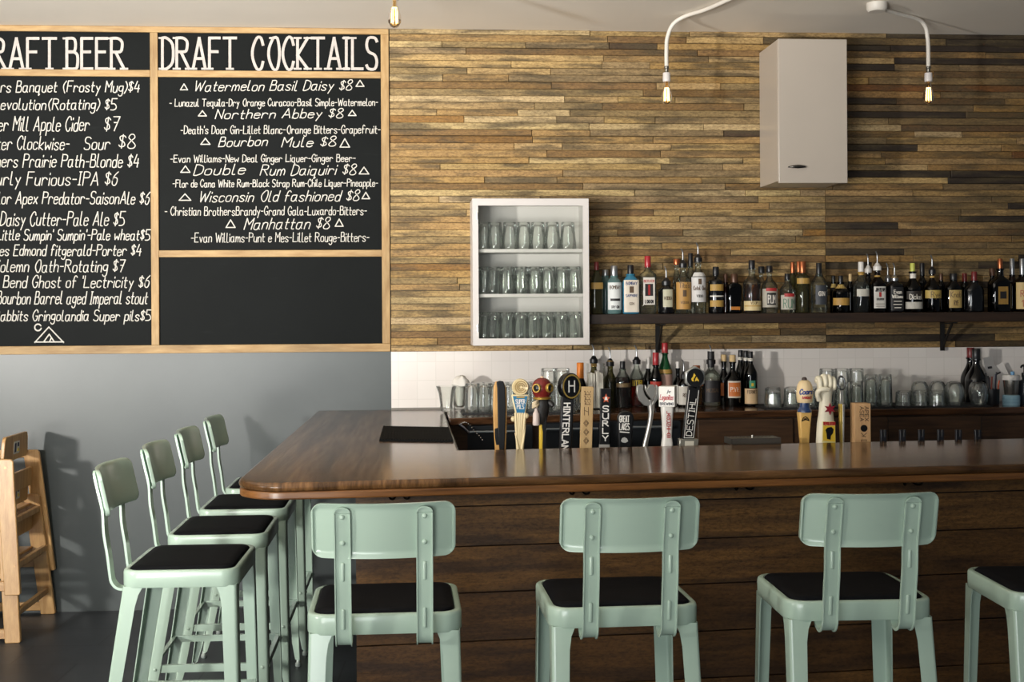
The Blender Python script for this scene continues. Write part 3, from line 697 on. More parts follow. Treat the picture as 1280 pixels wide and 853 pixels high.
for tx, a, b_, base, cap in (('Watermelon Basil Daisy $8', 242, 439, 114, 101.5), ('Northern Abbey $8', 269, 428, 148.5, 137), ('Bourbon', 273, 333, 183.5, 171.5), ('Mule $8', 352, 419, 184, 172),
        ('Double', 242, 305, 219, 206), ('Rum Daiquiri $8', 325, 444, 219.5, 206.5), ('Wisconsin Old fashioned $8', 248, 448, 252.5, 239.5), ('Manhattan $8', 305, 411, 287, 273)):
    line('right', tx, a, b_, base, cap, 1.15, 0.3, rise=1.5)
for tx, a, b_, base, cap in (('- Lunazul Tequila-Dry Orange Curacao-Basil Simple-Watermelon-', 212, 472, 133, 124), ("-Death's Door Gin-Lillet Blanc-Orange Bitters-Grapefruit-", 226, 475, 167.5, 157.5),
        ('-Evan Williams-New Deal Ginger Liquer-Ginger Beer-', 213, 444, 203, 194), ('-Flor de Cana White Rum-Black Strap Rum-Chile Liquer-Pineapple-', 216, 472, 234, 225),
        ('- Christian BrothersBrandy-Grand Gala-Luxardo-Bitters-', 206, 458, 269.5, 259), ('-Evan Williams-Punt e Mes-Lillet Rouge-Bitters-', 239, 461, 303, 291.5)):
    line('right', tx, a, b_, base, cap, 1.0, 0.05, rise=1.0)
for q in ((225.5, 234.5, 105, 112.3), (445, 455, 100.5, 108), (248, 258, 138.5, 145), (435.5, 445, 138, 144.5), (251, 262.5, 173, 180.5), (425, 437, 173.5, 184), (226, 237.5, 207.5, 215.5), (449, 461, 209, 217.5),
          (224, 238.5, 242.5, 250.5), (452.5, 462, 240.5, 248.5), (282.5, 294, 275, 284.5), (419, 429, 274, 283)): tri('right', *q)

# ================================================================ glass cabinet, upper cabinet, shelf, lamps
WHITE = paint((204, 199, 195), 0.35, var=0.02, scale=3)
A = aty(590.3, 248.3, 6.16); B = aty(736.8, 431.2, 6.16)
gx0, gx1, gz0, gz1 = A.x, B.x, B.z, A.z; gy = 6.16; gyb = D - 0.022
gc = thing('glass_cabinet', ((gx0 + gx1) / 2, D, gz0), 'white wall cabinet with glass door full of clean pint glasses', 'cabinet')
GO = Vector(((gx0 + gx1) / 2, D, gz0))
def lg_(m_): return m_.move(Matrix.Translation(-GO))
tk = 0.018
mb = MB().box(gx0, gx0 + tk, gy + 0.02, gyb, gz0, gz1).box(gx1 - tk, gx1, gy + 0.02, gyb, gz0, gz1).box(gx0 + tk, gx1 - tk, gy + 0.02, gyb, gz1 - tk, gz1).box(gx0 + tk, gx1 - tk, gy + 0.02, gyb, gz0, gz0 + tk + 0.012)
mb.box(gx0 + tk, gx1 - tk, gyb - 0.012, gyb, gz0 + tk, gz1 - tk)
lg_(mb).build('carcass', WHITE, gc, smooth=0)
zs1 = aty(660, 311.5, 6.2).z; zs2 = aty(660, 367.5, 6.2).z; zfl = gz0 + tk + 0.012
for z in (zs1, zs2): lg_(MB().box(gx0 + tk, gx1 - tk, gy + 0.035, gyb - 0.012, z - 0.017, z)).build('shelf', WHITE, gc, smooth=0)
fw = 0.03; dr = MB().box(gx0, gx0 + fw, gy, gy + 0.018, gz0, gz1).box(gx1 - fw, gx1, gy, gy + 0.018, gz0, gz1).box(gx0 + fw, gx1 - fw, gy, gy + 0.018, gz1 - fw - 0.006, gz1).box(gx0 + fw, gx1 - fw, gy, gy + 0.018, gz0, gz0 + fw + 0.006)
door = lg_(dr).build('door', WHITE, gc, smooth=0)
lg_(MB().box(gx0 + fw, gx1 - fw, gy + 0.007, gy + 0.011, gz0 + fw + 0.006, gz1 - fw - 0.006)).build('pane', glass((254, 255, 254), (236, 240, 238), 0.35), door, smooth=0)
for z in (gz0 + 0.09, gz1 - 0.09):
    lg_(MB().cyl((gx0 + 0.024, gy - 0.002, z - 0.018), (gx0 + 0.024, gy - 0.002, z + 0.018), 0.004, 8)).build('hinge', STEEL, door)

A = aty(972.6, 48.2, D - 0.36); B = aty(1059.8, 229, D - 0.36)
ux0, ux1, uz0, uz1 = A.x, B.x, B.z, A.z; uy = D - 0.36
uc = thing('wall_cabinet', ((ux0 + ux1) / 2, D, uz0), 'tall closed white cupboard hung high on the plank wall', 'cabinet')
UO = Vector(((ux0 + ux1) / 2, D, uz0))
def lu(m_): return m_.move(Matrix.Translation(-UO))
UWH = paint((180, 170, 158), 0.3, var=0.02, scale=3)
lu(MB().box(ux0, ux1, uy + 0.021, D - 0.02, uz0 + 0.012, uz1 - 0.002)).build('carcass', UWH, uc, bevel=0.001)
dd = lu(MB().box(ux0, ux1, uy, uy + 0.019, uz0, uz1)).build('door', UWH, uc, bevel=0.004, seg=3)
hx = aty(996, 209, uy); hh = []
mb = MB(); mb.loft([[(hx.x - 0.047 + 0.094 * k, uy - 0.004 - 0.018 * sin(pi * k) ** 0.5 + 0.004 * cos(a), hx.z + (0.003 + 0.006 * sin(pi * k)) * sin(a)) for a in [2 * pi * i / 10 for i in range(10)]] for k in [i / 12 for i in range(13)]])
lu(mb).build('handle', paint((96, 94, 90), 0.22, 0.95), dd, smooth=60)

SHY = D - 0.215; SHZ = aty(1000, 391.6, SHY).z; SHT = 0.052
sx0 = aty(738.5, 395, SHY).x
sh = thing('bottle_shelf', (2.4, D, SHZ), 'long dark wooden wall shelf carrying the liquor bottles', 'shelf')
DKW = wood('dark_shelf_wood', (30, 21, 15), (62, 43, 29), grain=(1.4, 24, 24), rough=0.5, bmp=0.2)
MB().box(sx0 - 2.4, XR - 2.4 - 0.3, -0.215, -0.024, -SHT, 0).build('board', DKW, sh, bevel=0.004)
for px in (823, 1180, 1420):
    bx = aty(px, 410, D - 0.05).x - 2.4
    MB().box(bx - 0.012, bx + 0.012, -0.032, -0.024, -SHT - 0.16, -SHT).bar((bx, -0.03, -SHT - 0.012), (bx, -0.19, -SHT - 0.004), 0.024, 0.006).bar((bx, -0.03, -SHT - 0.14), (bx, -0.15, -SHT - 0.008), 0.006, 0.018).build('bracket', paint((40, 38, 36), 0.5, 0.5), sh, smooth=0)

CON = paint((214, 208, 198), 0.45); BRASS = paint((120, 116, 108), 0.35, 0.8)
FIL = bpy.data.materials.new('glowing_filament'); FIL.use_nodes = True
_b = FIL.node_tree.nodes['Principled BSDF']; _b.inputs['Base Color'].default_value = (1, 0.6, 0.25, 1)
_n = FIL.node_tree.nodes.new('ShaderNodeTexNoise'); _r = ramp(FIL.node_tree, _n.outputs[0], [(0.3, (1.0, 0.62, 0.28)), (0.7, (1.0, 0.72, 0.40))])
FIL.node_tree.links.new(_r, _b.inputs['Emission Color']); _b.inputs['Emission Strength'].default_value = 11.0
def lamp(x, y, zsock, pts, label, flange=None):
    t = thing('ceiling_lamp', (x, y, zsock), label, 'lamp', 'bare bulb lamps on white conduit')
    o = Vector((x, y, zsock))
    cp = MB().tube([Vector(p) - o for p in catmull(pts, 6)], 0.0105, 12)
    c_ = cp.build('conduit', CON, t, smooth=60)
    if flange:
        f = Vector(flange) - o
        MB().lathe([(0.05, 0), (0.05, -0.03), (0.04, -0.042), (0.0, -0.042)], f, 20).build('ceiling_box', CON, t, smooth=40)
    MB().lathe([(0.0125, 0.066), (0.0135, 0.062), (0.0125, 0.056), (0.0095, 0.052), (0.0095, 0.036), (0.0125, 0.034), (0.0125, 0.028)], (0, 0, 0), 14).build('connector', BRASS, t, smooth=40)
    MB().lathe([(0.012, 0.034), (0.019, 0.032), (0.0205, 0.0), (0.019, -0.013), (0.015, -0.014)], (0, 0, 0), 18).build('socket', paint((206, 200, 196), 0.4), t, smooth=50)
    bl = MB().lathe([(0.013, -0.012), (0.0135, -0.028), (0.018, -0.048), (0.026, -0.072), (0.0295, -0.092), (0.027, -0.11), (0.019, -0.124), (0.009, -0.131), (0.001, -0.133)], (0, 0, 0), 24, caps=False).build('bulb', glass((250, 232, 196), (190, 140, 80), 0.8), t, smooth=80)
    mb = MB(); k = 6
    for i in range(k):
        a = 2 * pi * i / k; a2 = a + pi / k
        mb.tube([(0.0115 * cos(a), 0.0115 * sin(a), -0.046), (0.014 * cos(a), 0.014 * sin(a), -0.112)], 0.0018, 6)
        mb.tube([(0.0115 * cos(a), 0.0115 * sin(a), -0.046), (0.0115 * cos(a2 + pi / k), 0.0115 * sin(a2 + pi / k), -0.046)], 0.0014, 6)
    mb.build('filament', FIL, bl)
    MB().lathe([(0.006, -0.012), (0.004, -0.04), (0.0025, -0.085), (0.0015, -0.1)], (0, 0, 0), 10).build('glass_stem', glass((244, 236, 220), (200, 180, 140), 0.8), bl, smooth=60)
    return t
L2 = aty(833.3, 99, 6.1)
e = [atz(p[0], p[1], 3.068) for p in ((856, 20.5), (882, 12), (912, -1), (960, -22))]
z2 = L2.z + 0.06
lamp(L2.x, 6.1, L2.z, [(L2.x, 6.1, z2), (L2.x, 6.1, 2.90), (L2.x + 0.004, 6.095, 2.97), (L2.x + 0.03, 6.08, 3.035), tuple(e[0]), tuple(e[1]), tuple(e[2]), tuple(e[3])], 'bare filament bulb on bent white conduit left of the closed white cupboard')
L3 = aty(1160.5, 99, 6.1)
e = [atz(p[0], p[1], 3.07) for p in ((1147, 24), (1120, 16.5), (1096, 9.5))]
lamp(L3.x, 6.1, L3.z, [(L3.x, 6.1, L3.z + 0.06), (L3.x, 6.1, 2.93), (L3.x - 0.004, 6.1, 2.99), (L3.x - 0.02, 6.09, 3.04), tuple(e[0]), tuple(e[1]), tuple(e[2])], 'bare filament bulb on white conduit right of the closed white cupboard', flange=tuple(atz(1096, 4, CEIL)))
L1 = aty(493, 0, 5.2)
lamp(L1.x, 5.2, L1.z + 0.012, [(L1.x, 5.2, L1.z + 0.07), (L1.x, 5.2, 3.02), (L1.x + 0.02, 5.19, 3.06), (L1.x + 0.1, 5.1, 3.068), (L1.x + 0.4, 4.8, 3.068)], 'bare filament bulb above the right end of the menu board')
# ================================================================ glassware
CLEAR = glass((253, 254, 253), (204, 213, 210), 0.8, 0.02)
def tumbler(rb, rt, h, ribs=0, inverted=False, base=0.012, n=28):
    w = 0.0028
    outer = [(rb * 0.93, 0.0), (rb, 0.003), (rb, base)] + [(rb + (rt - rb) * k, base + (h - base) * k) for k in (0.25, 0.5, 0.75, 0.985)] + [(rt - w * 0.4, h)]
    inner = [(rt - w, h - 0.002)] + [(rb - w + (rt - rb) * k, base + (h - base) * k) for k in (0.7, 0.4, 0.1)] + [(rb * 0.55, base - 0.001), (0.001, base - 0.002)]
    prof = outer + inner
    if inverted: prof = [(r_, h - z) for r_, z in prof][::-1]
    mb = MB(); rings = []
    for r_, z in prof:
        rings.append([(r_ * (1 + (0.02 * cos(ribs * 2 * pi * i / n) if ribs else 0)) * cos(2 * pi * i / n), r_ * (1 + (0.02 * cos(ribs * 2 * pi * i / n) if ribs else 0)) * sin(2 * pi * i / n), z) for i in range(n)])
    mb.loft(rings, caps=True); return mb
def goblet(r_, h):                                          # stemless wine glass standing on its rim
    pr = [(r_ * 0.80, 0.0), (r_ * 0.90, h * 0.2), (r_, h * 0.5), (r_ * 0.94, h * 0.75), (r_ * 0.7, h * 0.94), (r_ * 0.35, h), (0.001, h)]
    inn = [(max(0.001, a - 0.0022), min(b, h - 0.006)) for a, b in pr][::-1]
    return MB().lathe(inn + pr, n=28, caps=False)
GLASSES = {}
def place_glass(kind, x, y, z, label, group, rot=0.0):
    if kind not in GLASSES:
        GLASSES[kind] = {'pint_down': lambda: tumbler(0.0345, 0.0455, 0.142, inverted=True, base=0.014), 'straight': lambda: tumbler(0.034, 0.0375, 0.145, 9, True),
            'rocks': lambda: tumbler(0.036, 0.041, 0.092, 9, True, 0.014), 'tall': lambda: tumbler(0.0335, 0.0355, 0.155, 9, True, 0.014), 'mid': lambda: tumbler(0.0345, 0.0365, 0.12, 9, True, 0.014), 'low': lambda: tumbler(0.037, 0.041, 0.072, 9, True), 'round': lambda: goblet(0.047, 0.118)}[kind]()
        src = GLASSES[kind].build('drinking_glass', CLEAR, smooth=50)
        GLASSES[kind] = src; o = src
    else:
        o = GLASSES[kind].copy(); COL.objects.link(o)
    o.location = (x, y, z); o.rotation_euler = (0, 0, rot); tag(o, label, 'glass', group); return o
GY0 = gy + 0.085
rows = [(zs1, [603.5, 619, 637.5, 655, 672.5, 690.6, 710], [], 'pint glass upside down on the top shelf of the white glass cabinet', 'pint glasses on the top cabinet shelf'),
        (zs2, [601.5, 617, 634, 652, 669, 685.5, 703, 719.5], [609, 628, 646, 664, 681, 699, 715], 'pint glass upside down on the middle shelf of the white glass cabinet', 'pint glasses on the middle cabinet shelf'),
        (zfl, [602, 617, 633.5, 650.5, 667, 684, 701, 718], [609, 626, 643, 660, 677, 694, 711], 'pint glass upside down on the bottom shelf of the white glass cabinet', 'pint glasses on the bottom cabinet shelf')]
for z, front, back, lab, grp in rows:
    k = pxm(655, GY0)
    for px in front:
        x = min(max(aty(px, 340, GY0).x, gx0 + tk + 0.047), gx1 - tk - 0.047); place_glass('pint_down', x, GY0, z, lab, grp)
    for px in back:
        x = min(max(aty(px, 340, GY0 + 0.098).x, gx0 + tk + 0.047), gx1 - tk - 0.047); place_glass('pint_down', x, GY0 + 0.098, z, lab, grp)
def on_back(px, y): return aty(px, 500, y).x
RUB = paint((22, 24, 26), 0.65)
def liner(px0, px1, ya, yb, lab):
    mb = MB(); n = 24; x0, x1 = on_back(px0, ya), on_back(px1, ya)
    mb.box(x0, x1, ya, yb, BB, BB + 0.005)
    for i in range(n): mb.box(x0 + (x1 - x0) * (i + 0.15) / n, x0 + (x1 - x0) * (i + 0.7) / n, ya + 0.008, yb - 0.008, BB + 0.005, BB + 0.008)
    tag(mb.build('shelf_liner', RUB, smooth=0), lab, 'mat', 'black liners under the back bar glasses'); return BB + 0.008
zl = liner(578, 718, 5.965, 6.195, 'black liner under the glasses behind the leftmost tap handles')
for j, (y, x0, x1, n) in enumerate(((6.01, 590, 712, 9), (6.10, 597, 716, 9))):
    for i in range(n): place_glass('straight', on_back(x0 + (x1 - x0) * i / (n - 1), y), y, zl, 'clear glass upside down on the back bar behind the leftmost tap handles', 'upturned glasses behind the leftmost taps', 0.2 * i)
for px in (686, 703): place_glass('low', on_back(px, 6.01), 6.01, zl + 0.1455, 'clear glass stacked on top of the others behind the round black tap handle', 'glasses stacked behind the round black tap', 0.3)
zl = liner(957, 1022, 6.07, 6.34, 'black liner under the short glasses left of the yellow tap handle')
for j, (y, x0, x1, n) in enumerate(((6.115, 967, 1011, 3), (6.205, 965, 1013, 3), (6.295, 967, 1015, 3))):
    for i in range(n): place_glass('rocks', on_back(x0 + (x1 - x0) * i / (n - 1), y), y, zl, 'short clear glass upside down near the yellow tap handle', 'short glasses near the yellow tap', 0.2 * i)
zl = liner(1024, 1117, 6.07, 6.36, 'black liner under the tall glasses behind the pale wooden tap handle')
for y in (6.12, 6.21, 6.30):
    for i, px in enumerate((1033.5, 1052, 1070.5)): place_glass('mid', on_back(px, y), y, zl, 'medium clear glass upside down, left part of the group behind the pale wooden tap', 'medium glasses behind the pale wooden tap', 0.2 * i)
    for i, px in enumerate((1089, 1106.5)): place_glass('tall', on_back(px, y), y, zl, 'tall clear glass upside down at the right of the medium glasses', 'tall glasses right of the medium glasses', 0.3 * i)
for px in (1033.5, 1052, 1070.5): place_glass('low', on_back(px, 6.21), 6.21, zl + 0.1205, 'small glass stacked on top of the medium glasses', 'small glasses on top of the medium glasses', 0.4)
zl = liner(1119, 1240, 6.07, 6.345, 'black liner under the low and round glasses at the right end')
for j, (y, x0, x1, n) in enumerate(((6.115, 1129, 1171, 3), (6.205, 1131, 1172, 3))):
    for i in range(n): place_glass('low', on_back(x0 + (x1 - x0) * i / (n - 1), y), y, zl, 'low clear tumbler upside down at the right of the tall glasses', 'low tumblers right of the tall glasses', 0.2 * i)
for j, (y, x0, x1, n) in enumerate(((6.135, 1194, 1224, 2), (6.235, 1192, 1222, 2))):
    for i in range(n): place_glass('round', on_back(x0 + (x1 - x0) * i / max(1, n - 1), y), y, zl, 'round stemless wine glass upside down in front of the dark wine bottles', 'round wine glasses before the dark bottles')
for px in (1150, 1172): place_glass('round', on_back(px, 6.295), 6.295, zl, 'round stemless wine glass behind the low tumblers', 'round wine glasses behind the low tumblers')
# glass jugs at the left end of the back bar
xj = on_back(558, 6.2)
t = thing('glass_jug', (xj, 6.2, BB), 'clear flared glass jug at the left end of the back bar', 'jug')
MB().lathe([(0.001, 0.004), (0.03, 0.0), (0.034, 0.006), (0.032, 0.03), (0.04, 0.09), (0.054, 0.128), (0.0518, 0.128), (0.038, 0.09), (0.0295, 0.03), (0.028, 0.010), (0.001, 0.008)], n=30, caps=False).build('jug_glass', CLEAR, t, smooth=60)
xj = on_back(575, 6.27)
t = thing('napkin_glass', (xj, 6.30, BB), 'glass holding a crumpled white cloth napkin, left end of the back bar', 'glass')
tumbler(0.034, 0.042, 0.12).build('glass_body', CLEAR, t, smooth=50)
rings = []; rnd = random.Random(3)
for i, (r_, z) in enumerate(((0.020, 0.014), (0.030, 0.06), (0.036, 0.11), (0.046, 0.128), (0.040, 0.15), (0.022, 0.168), (0.004, 0.175))):
    rings.append([(r_ * (1 + 0.16 * sin(5 * a + i * 0.9) + 0.08 * rnd.uniform(-1, 1) * (z > 0.11)) * cos(a) + 0.006 * i * 0.3, r_ * (1 + 0.12 * cos(4 * a + i)) * sin(a), z + (0.006 * sin(3 * a + i) if z > 0.11 else 0)) for a in [2 * pi * q / 28 for q in range(28)]])
MB().loft([[(x * (0.72 if z < 0.118 else 1), y * (0.72 if z < 0.118 else 1), z) for x, y, z in r_] for r_ in rings]).build('napkin', paint((226, 222, 214), 0.9), t, smooth=60)

# ================================================================ bottles
def sup(a, ex):
    return 1.0 if ex == 2 else (abs(cos(a)) ** ex + abs(sin(a)) ** ex) ** (-1 / ex)
G = {'clear': glass((236, 241, 237), (136, 144, 136), 0.7, 0.012), 'teal': glass((150, 190, 188), (70, 110, 110), 0.8, 0.3), 'blue': glass((70, 146, 178), (30, 90, 120), 0.8, 0.55), 'olive': glass((150, 146, 96), (64, 62, 36), 0.8, 0.08),
     'amber': glass((132, 76, 30), (40, 20, 8)), 'dark': glass((46, 38, 30), (12, 10, 9)), 'green': glass((40, 112, 66), (16, 60, 34), 0.8, 0.45), 'deepgreen': glass((34, 52, 38), (8, 14, 10)), 'black': paint((10, 10, 12), 0.12, coat=0.2)}
LIQ = {'clear': glass((238, 242, 240), (190, 196, 192), 0.15), 'gold': glass((206, 170, 84), (140, 100, 36), 0.15), 'amber': glass((150, 84, 30), (80, 36, 10), 0.15), 'dark': glass((52, 30, 18), (24, 14, 8), 0.15), 'orange': glass((216, 116, 40), (150, 64, 16), 0.15)}
INK = {'k': (30, 28, 28), 'r': (168, 42, 40), 'w': (226, 220, 208), 'g': (176, 140, 70), 'n': (90, 70, 50), 'b': (36, 62, 110), 'o': (196, 108, 44), 'gn': (40, 110, 84), 'y': (208, 178, 60)}
CAPM = {'k': paint((26, 26, 28), 0.35), 'r': paint((164, 40, 46), 0.3, coat=0.3), 's': paint((176, 178, 180), 0.28, 0.85), 'c': paint((178, 104, 66), 0.3, 0.75), 'w': paint((222, 218, 212), 0.4), 'br': paint((84, 58, 42), 0.35, 0.3), 'cork': paint((204, 176, 128), 0.6), 'g': paint((190, 156, 84), 0.3, 0.7), 'y': paint((196, 200, 92), 0.4), 'o': paint((214, 122, 40), 0.35, 0.2), 'dr': paint((110, 34, 34), 0.35)}
def strip(mb, r_, ex, z0, z1, half, off, n=16, sy=1.0, c0=-pi / 2):
    rings = []
    for z in (z0, z1):
        rings.append([((r_ * sup(a, ex) + off) * cos(a), (r_ * sup(a, ex) + off) * sin(a) * sy, z) for a in [c0 - half + 2 * half * i / n for i in range(n + 1)]])
    mb.loft(rings, False, False); return mb
def bottle(px, top, w, y, zb, base, lab, g='clear', sh=None, nk=None, nw=7, cap=('k', 8, 8), pour=None, labels=(), liq=None, ex=2, sy=1.0, group='bottles on the wall shelf', rot=0.0):
    P_ = aty(px, base, y); s = pxm(px, y); r_ = w / 2 / s
    Z = lambda py: (base - py) / s
    t = thing('liquor_bottle', (P_.x, y, zb), lab, 'bottle', group, rot)
    cap_top = top + (19 if pour else 0)
    ht = Z(cap_top + (cap[1] if cap and not pour else 2)); rn = nw / 2 / s
    sh = sh or base - (base - cap_top) * 0.62; nk = nk or sh - (sh - cap_top) * 0.45
    zs_, zn = Z(sh), Z(nk)
    prof = [(0.001, 0.003), (r_ * 0.8, 0.0), (r_ * 0.97, 0.003), (r_, 0.008), (r_, zs_ - 0.008)]
    for i in range(1, 8):
        k = i / 7; prof.append((rn + (r_ - rn) * (0.5 + 0.5 * cos(pi * k)) ** 0.8, zs_ - 0.008 + (zn - zs_ + 0.008) * k))
    prof += [(rn, zn + (ht - zn) * 0.5), (rn * 1.02, ht - 0.010), (rn * 1.25, ht - 0.009), (rn * 1.25, ht - 0.002), (rn * 0.8, ht), (0.001, ht)]
    rings = []
    for a, z in prof:
        e_ = ex if z < zs_ + 0.004 else 2 + (ex - 2) * max(0.0, 1 - (z - zs_) / max(0.004, (zn - zs_)))
        yy = sy if z <= zs_ else max(sy, 1 - (1 - sy) * max(0, (a - rn) / max(1e-4, r_ - rn)))
        rings.append([(a * sup(q, e_) * cos(q) if e_ > 2.01 else a * cos(q), (a * sup(q, e_) if e_ > 2.01 else a) * sin(q) * yy, z) for q in [2 * pi * i / 26 for i in range(26)]])
    if ex > 2:                                              # keep square bottles as wide as measured
        m_ = max(sup(q, ex) * abs(cos(q)) for q in [2 * pi * i / 26 for i in range(26)])
        rings = [[(x / m_, y_ / m_, z) for x, y_, z in r2] for r2 in rings]; r_l = r_ / m_
    else: r_l = r_
    body = MB().loft(rings).build('glass_body', G[g], t, smooth=50)
    if liq:
        col_, ly = liq; zt_ = min(Z(ly), ht - 0.02); lr = []
        for k in range(len(prof)):
            a, z = prof[k]
            if z > zt_: break
            lr.append((max(0.0008, a - 0.003), max(z, 0.005)))
        a0 = lr[-1][0]; lr.append((a0, zt_)); lr.append((0.0008, zt_ + 0.0002))
        lrings = [[(a * (sup(q, ex) if z <= zs_ else 1) * cos(q) * (r_l / r_), a * (sup(q, ex) if z <= zs_ else 1) * sin(q) * sy * (r_l / r_), z) for q in [2 * pi * i / 20 for i in range(20)]] for a, z in lr]
        MB().loft(lrings).build('liquor', LIQ[col_], t, smooth=50)
    if cap and not pour:
        ck, ch, cw = cap; cr = cw / 2 / s; c1 = Z(cap_top)
        MB().lathe([(cr * 0.96, ht - 0.006), (cr, ht - 0.004), (cr, c1 - 0.003), (cr * 0.9, c1), (0.001, c1)], n=16).build('cap', CAPM[ck], t, smooth=40)
    if pour:
        po = MB().lathe([(rn * 1.45, ht - 0.012), (rn * 1.5, ht + 0.010), (rn * 1.1, ht + 0.014), (rn * 0.7, ht + 0.026), (0.003, ht + 0.030)], n=14).build('pourer', CAPM[pour], t, smooth=40)
        ztop = Z(top); a = ht + 0.024
        MB().tube(catmull([(0, 0, a), (0, 0, a + (ztop - a) * 0.55), (-0.003, -0.002, a + (ztop - a) * 0.8), (-0.011, -0.006, ztop)], 4), 0.0046, 8, 0.0034).build('spout', CAPM['s'], po, smooth=60)
    for L in labels:
        y0, y1, col_, deg = L[:4]; prints = L[4] if len(L) > 4 else ()
        zm = (Z(y0) + Z(y1)) / 2
        if zm > zs_ + 0.004:                                 # neck and shoulder bands follow the glass
            k = min(range(len(prof) - 1), key=lambda i: abs(prof[i][1] - zm) + (0 if i > 3 else 9))
            def rad(z):
                for (a, za), (b, zb_) in zip(prof[3:-1], prof[4:]):
                    if za <= z <= zb_: return a + (b - a) * (z - za) / max(1e-6, zb_ - za)
                return rn
            mb = MB(); zz = [Z(y0) + (Z(y1) - Z(y0)) * i / 5 for i in range(6)]
            mb.loft([[((rad(z) + 0.0012) * cos(a), (rad(z) + 0.0012) * sin(a), z) for a in [-pi / 2 - radians(deg) + 2 * radians(deg) * i / 20 for i in range(21)]] for z in zz], False, False)
            mb.build('neck_band', paint(INK.get(col_, col_) if isinstance(col_, str) else col_, 0.5), t, smooth=60); continue
        lb2 = strip(MB(), r_l, ex, Z(y0), Z(y1), radians(deg), 0.0010, 18, sy).build('label', paint(INK.get(col_, col_) if isinstance(col_, str) else col_, 0.55), t, smooth=60)
        for p in prints:
            mb = MB()
            if p[0] == 'band': strip(mb, r_l, ex, Z(max(p[1:3])), Z(min(p[1:3])), radians(p[4]), 0.0016, 12, sy); c_ = p[3]
            else:
                _, tx, p0, p1, c_, dg = p; p0, p1 = min(p0, p1), max(p0, p1); hw = radians(dg) * r_l
                def fn(u, v, k=0):
                    a = -pi / 2 + u / r_l; rr = r_l * sup(a, ex) + 0.0016 + 0.00003 * (k % 12); return (rr * cos(a), rr * sin(a) * sy, v)
                letters(mb, tx, -hw, hw, Z(p1), Z(p0) - Z(p1), min(0.0032, (Z(p0) - Z(p1)) * 0.17), fn)
            mb.build('label_print', paint(INK[c_], 0.55), lb2, smooth=0)
    return t
FR, MD, BK = 6.285, 6.325, 6.385                           # front, middle and back rows on the shelf
def sb(px, top, w, lab, y=FR, **kw): return bottle(px, top, w, y, SHZ, 392.5, lab, **kw)
T = 'text'
sb(746, 327, 15, 'slim clear bottle with gold band right beside the white glass cabinet', g='olive', sh=352, nk=338, nw=6, cap=('dr', 10, 6), labels=[(353, 361, 'g', 70)], ex=4, liq=('dark', 360))
sb(757, 337, 13, 'pale teal bottle with silver cap half hidden behind its twin', y=BK, g='teal', sh=350, nk=345, nw=8, cap=('s', 7, 8))
sb(768, 332, 18, 'pale teal bottle with silver cap and tall white label', g='teal', sh=351, nk=345, nw=8, cap=('s', 12, 9), labels=[(353, 387, (214, 218, 216), 68, [(T, 'BOMBAY', 361, 357, 'n', 45), ('band', 376, 373, 'k', 40), (T, 'DRY GIN', 385, 382, 'k', 30)])])
sb(788.5, 331, 21, 'bright blue bottle with black cap and cream label', g='blue', sh=352, nk=343, nw=9, cap=('k', 11, 8), ex=4, sy=0.7, labels=[(350, 390, (216, 206, 190), 48, [(T, 'BOMBAY', 356, 352.5, 'b', 34), ('band', 366, 358, 'n', 14), (T, 'SAPPHIRE', 371, 368, 'b', 36), (T, 'GIN', 381, 378, 'n', 14)])])
sb(810, 320, 20, 'square clear bottle with red cap and red figure on its label', g='clear', sh=343, nk=336, nw=7, cap=('r', 13, 8), ex=6, sy=0.8, labels=[(347, 381, (214, 208, 198), 36, [('band', 353, 349, 'w', 34), (T, 'BEEFEATER', 353, 350, 'r', 32), ('band', 370, 355, 'k', 26), ('band', 369, 356, 'r', 7), (T, 'LONDON', 379, 375, 'k', 26)])])
sb(833, 333, 21, 'dark bottle with steel pourer and a fan shaped pale label', g='black', sh=363, nk=355, nw=8, pour='k', cap=None, labels=[(362, 384, (190, 186, 160), 34, [(T, 'VODKA', 375, 371, 'n', 26)])])
sb(846, 324, 9, 'slim clear bottle with flared copper stopper in the second row', y=BK, g='clear', sh=348, nk=338, nw=5, cap=('c', 6, 8))
sb(854, 311, 19, 'clear bottle with kraft brown label and long steel pourer', g='clear', sh=352, nk=341, nw=7, pour='k', cap=None, labels=[(353, 387, (182, 138, 72), 72, [(T, "Tito's", 360, 354, 'n', 40), ('band', 371, 363, 'n', 14), (T, 'VODKA', 380, 377, 'n', 30)])])
sb(863.5, 317, 12, 'clear bottle with black cap behind the tall white labelled one', y=BK, g='clear', sh=346, nk=335, nw=6, cap=('k', 16, 6))
sb(873, 304, 19, 'tall clear bottle with white label and steel pourer, highest on the shelf', g='clear', sh=346, nk=336, nw=7, pour='k', cap=None, labels=[(341, 346, (206, 204, 200), 60), (347, 378, (206, 204, 202), 72, [('band', 356, 349, 's' if False else 'n', 12), (T, 'Ketel One', 363, 358, 'n', 48), (T, 'VODKA', 372, 369, 'k', 24)])])
sb(895, 334, 19, 'dark straight bottle with gold bands and black cap', g='black', sh=351, nk=346, nw=6, cap=('k', 9, 8), labels=[(356, 364, 'g', 60), (370, 371.5, 'w', 60), (376, 384, 'g', 62)])
sb(907, 343, 9, 'narrow brown bottle with silver brown cap beside its wider twin', y=MD, g='amber', sh=358, nk=353, nw=5, cap=('br', 10, 6))
sb(918, 343, 18, 'flat dark amber bottle with wide brown cap', g='dark', sh=357, nk=353, nw=8, cap=('br', 11, 9), sy=0.6, ex=4, liq=('dark', 362), labels=[(384, 388, (176, 110, 40), 34)])
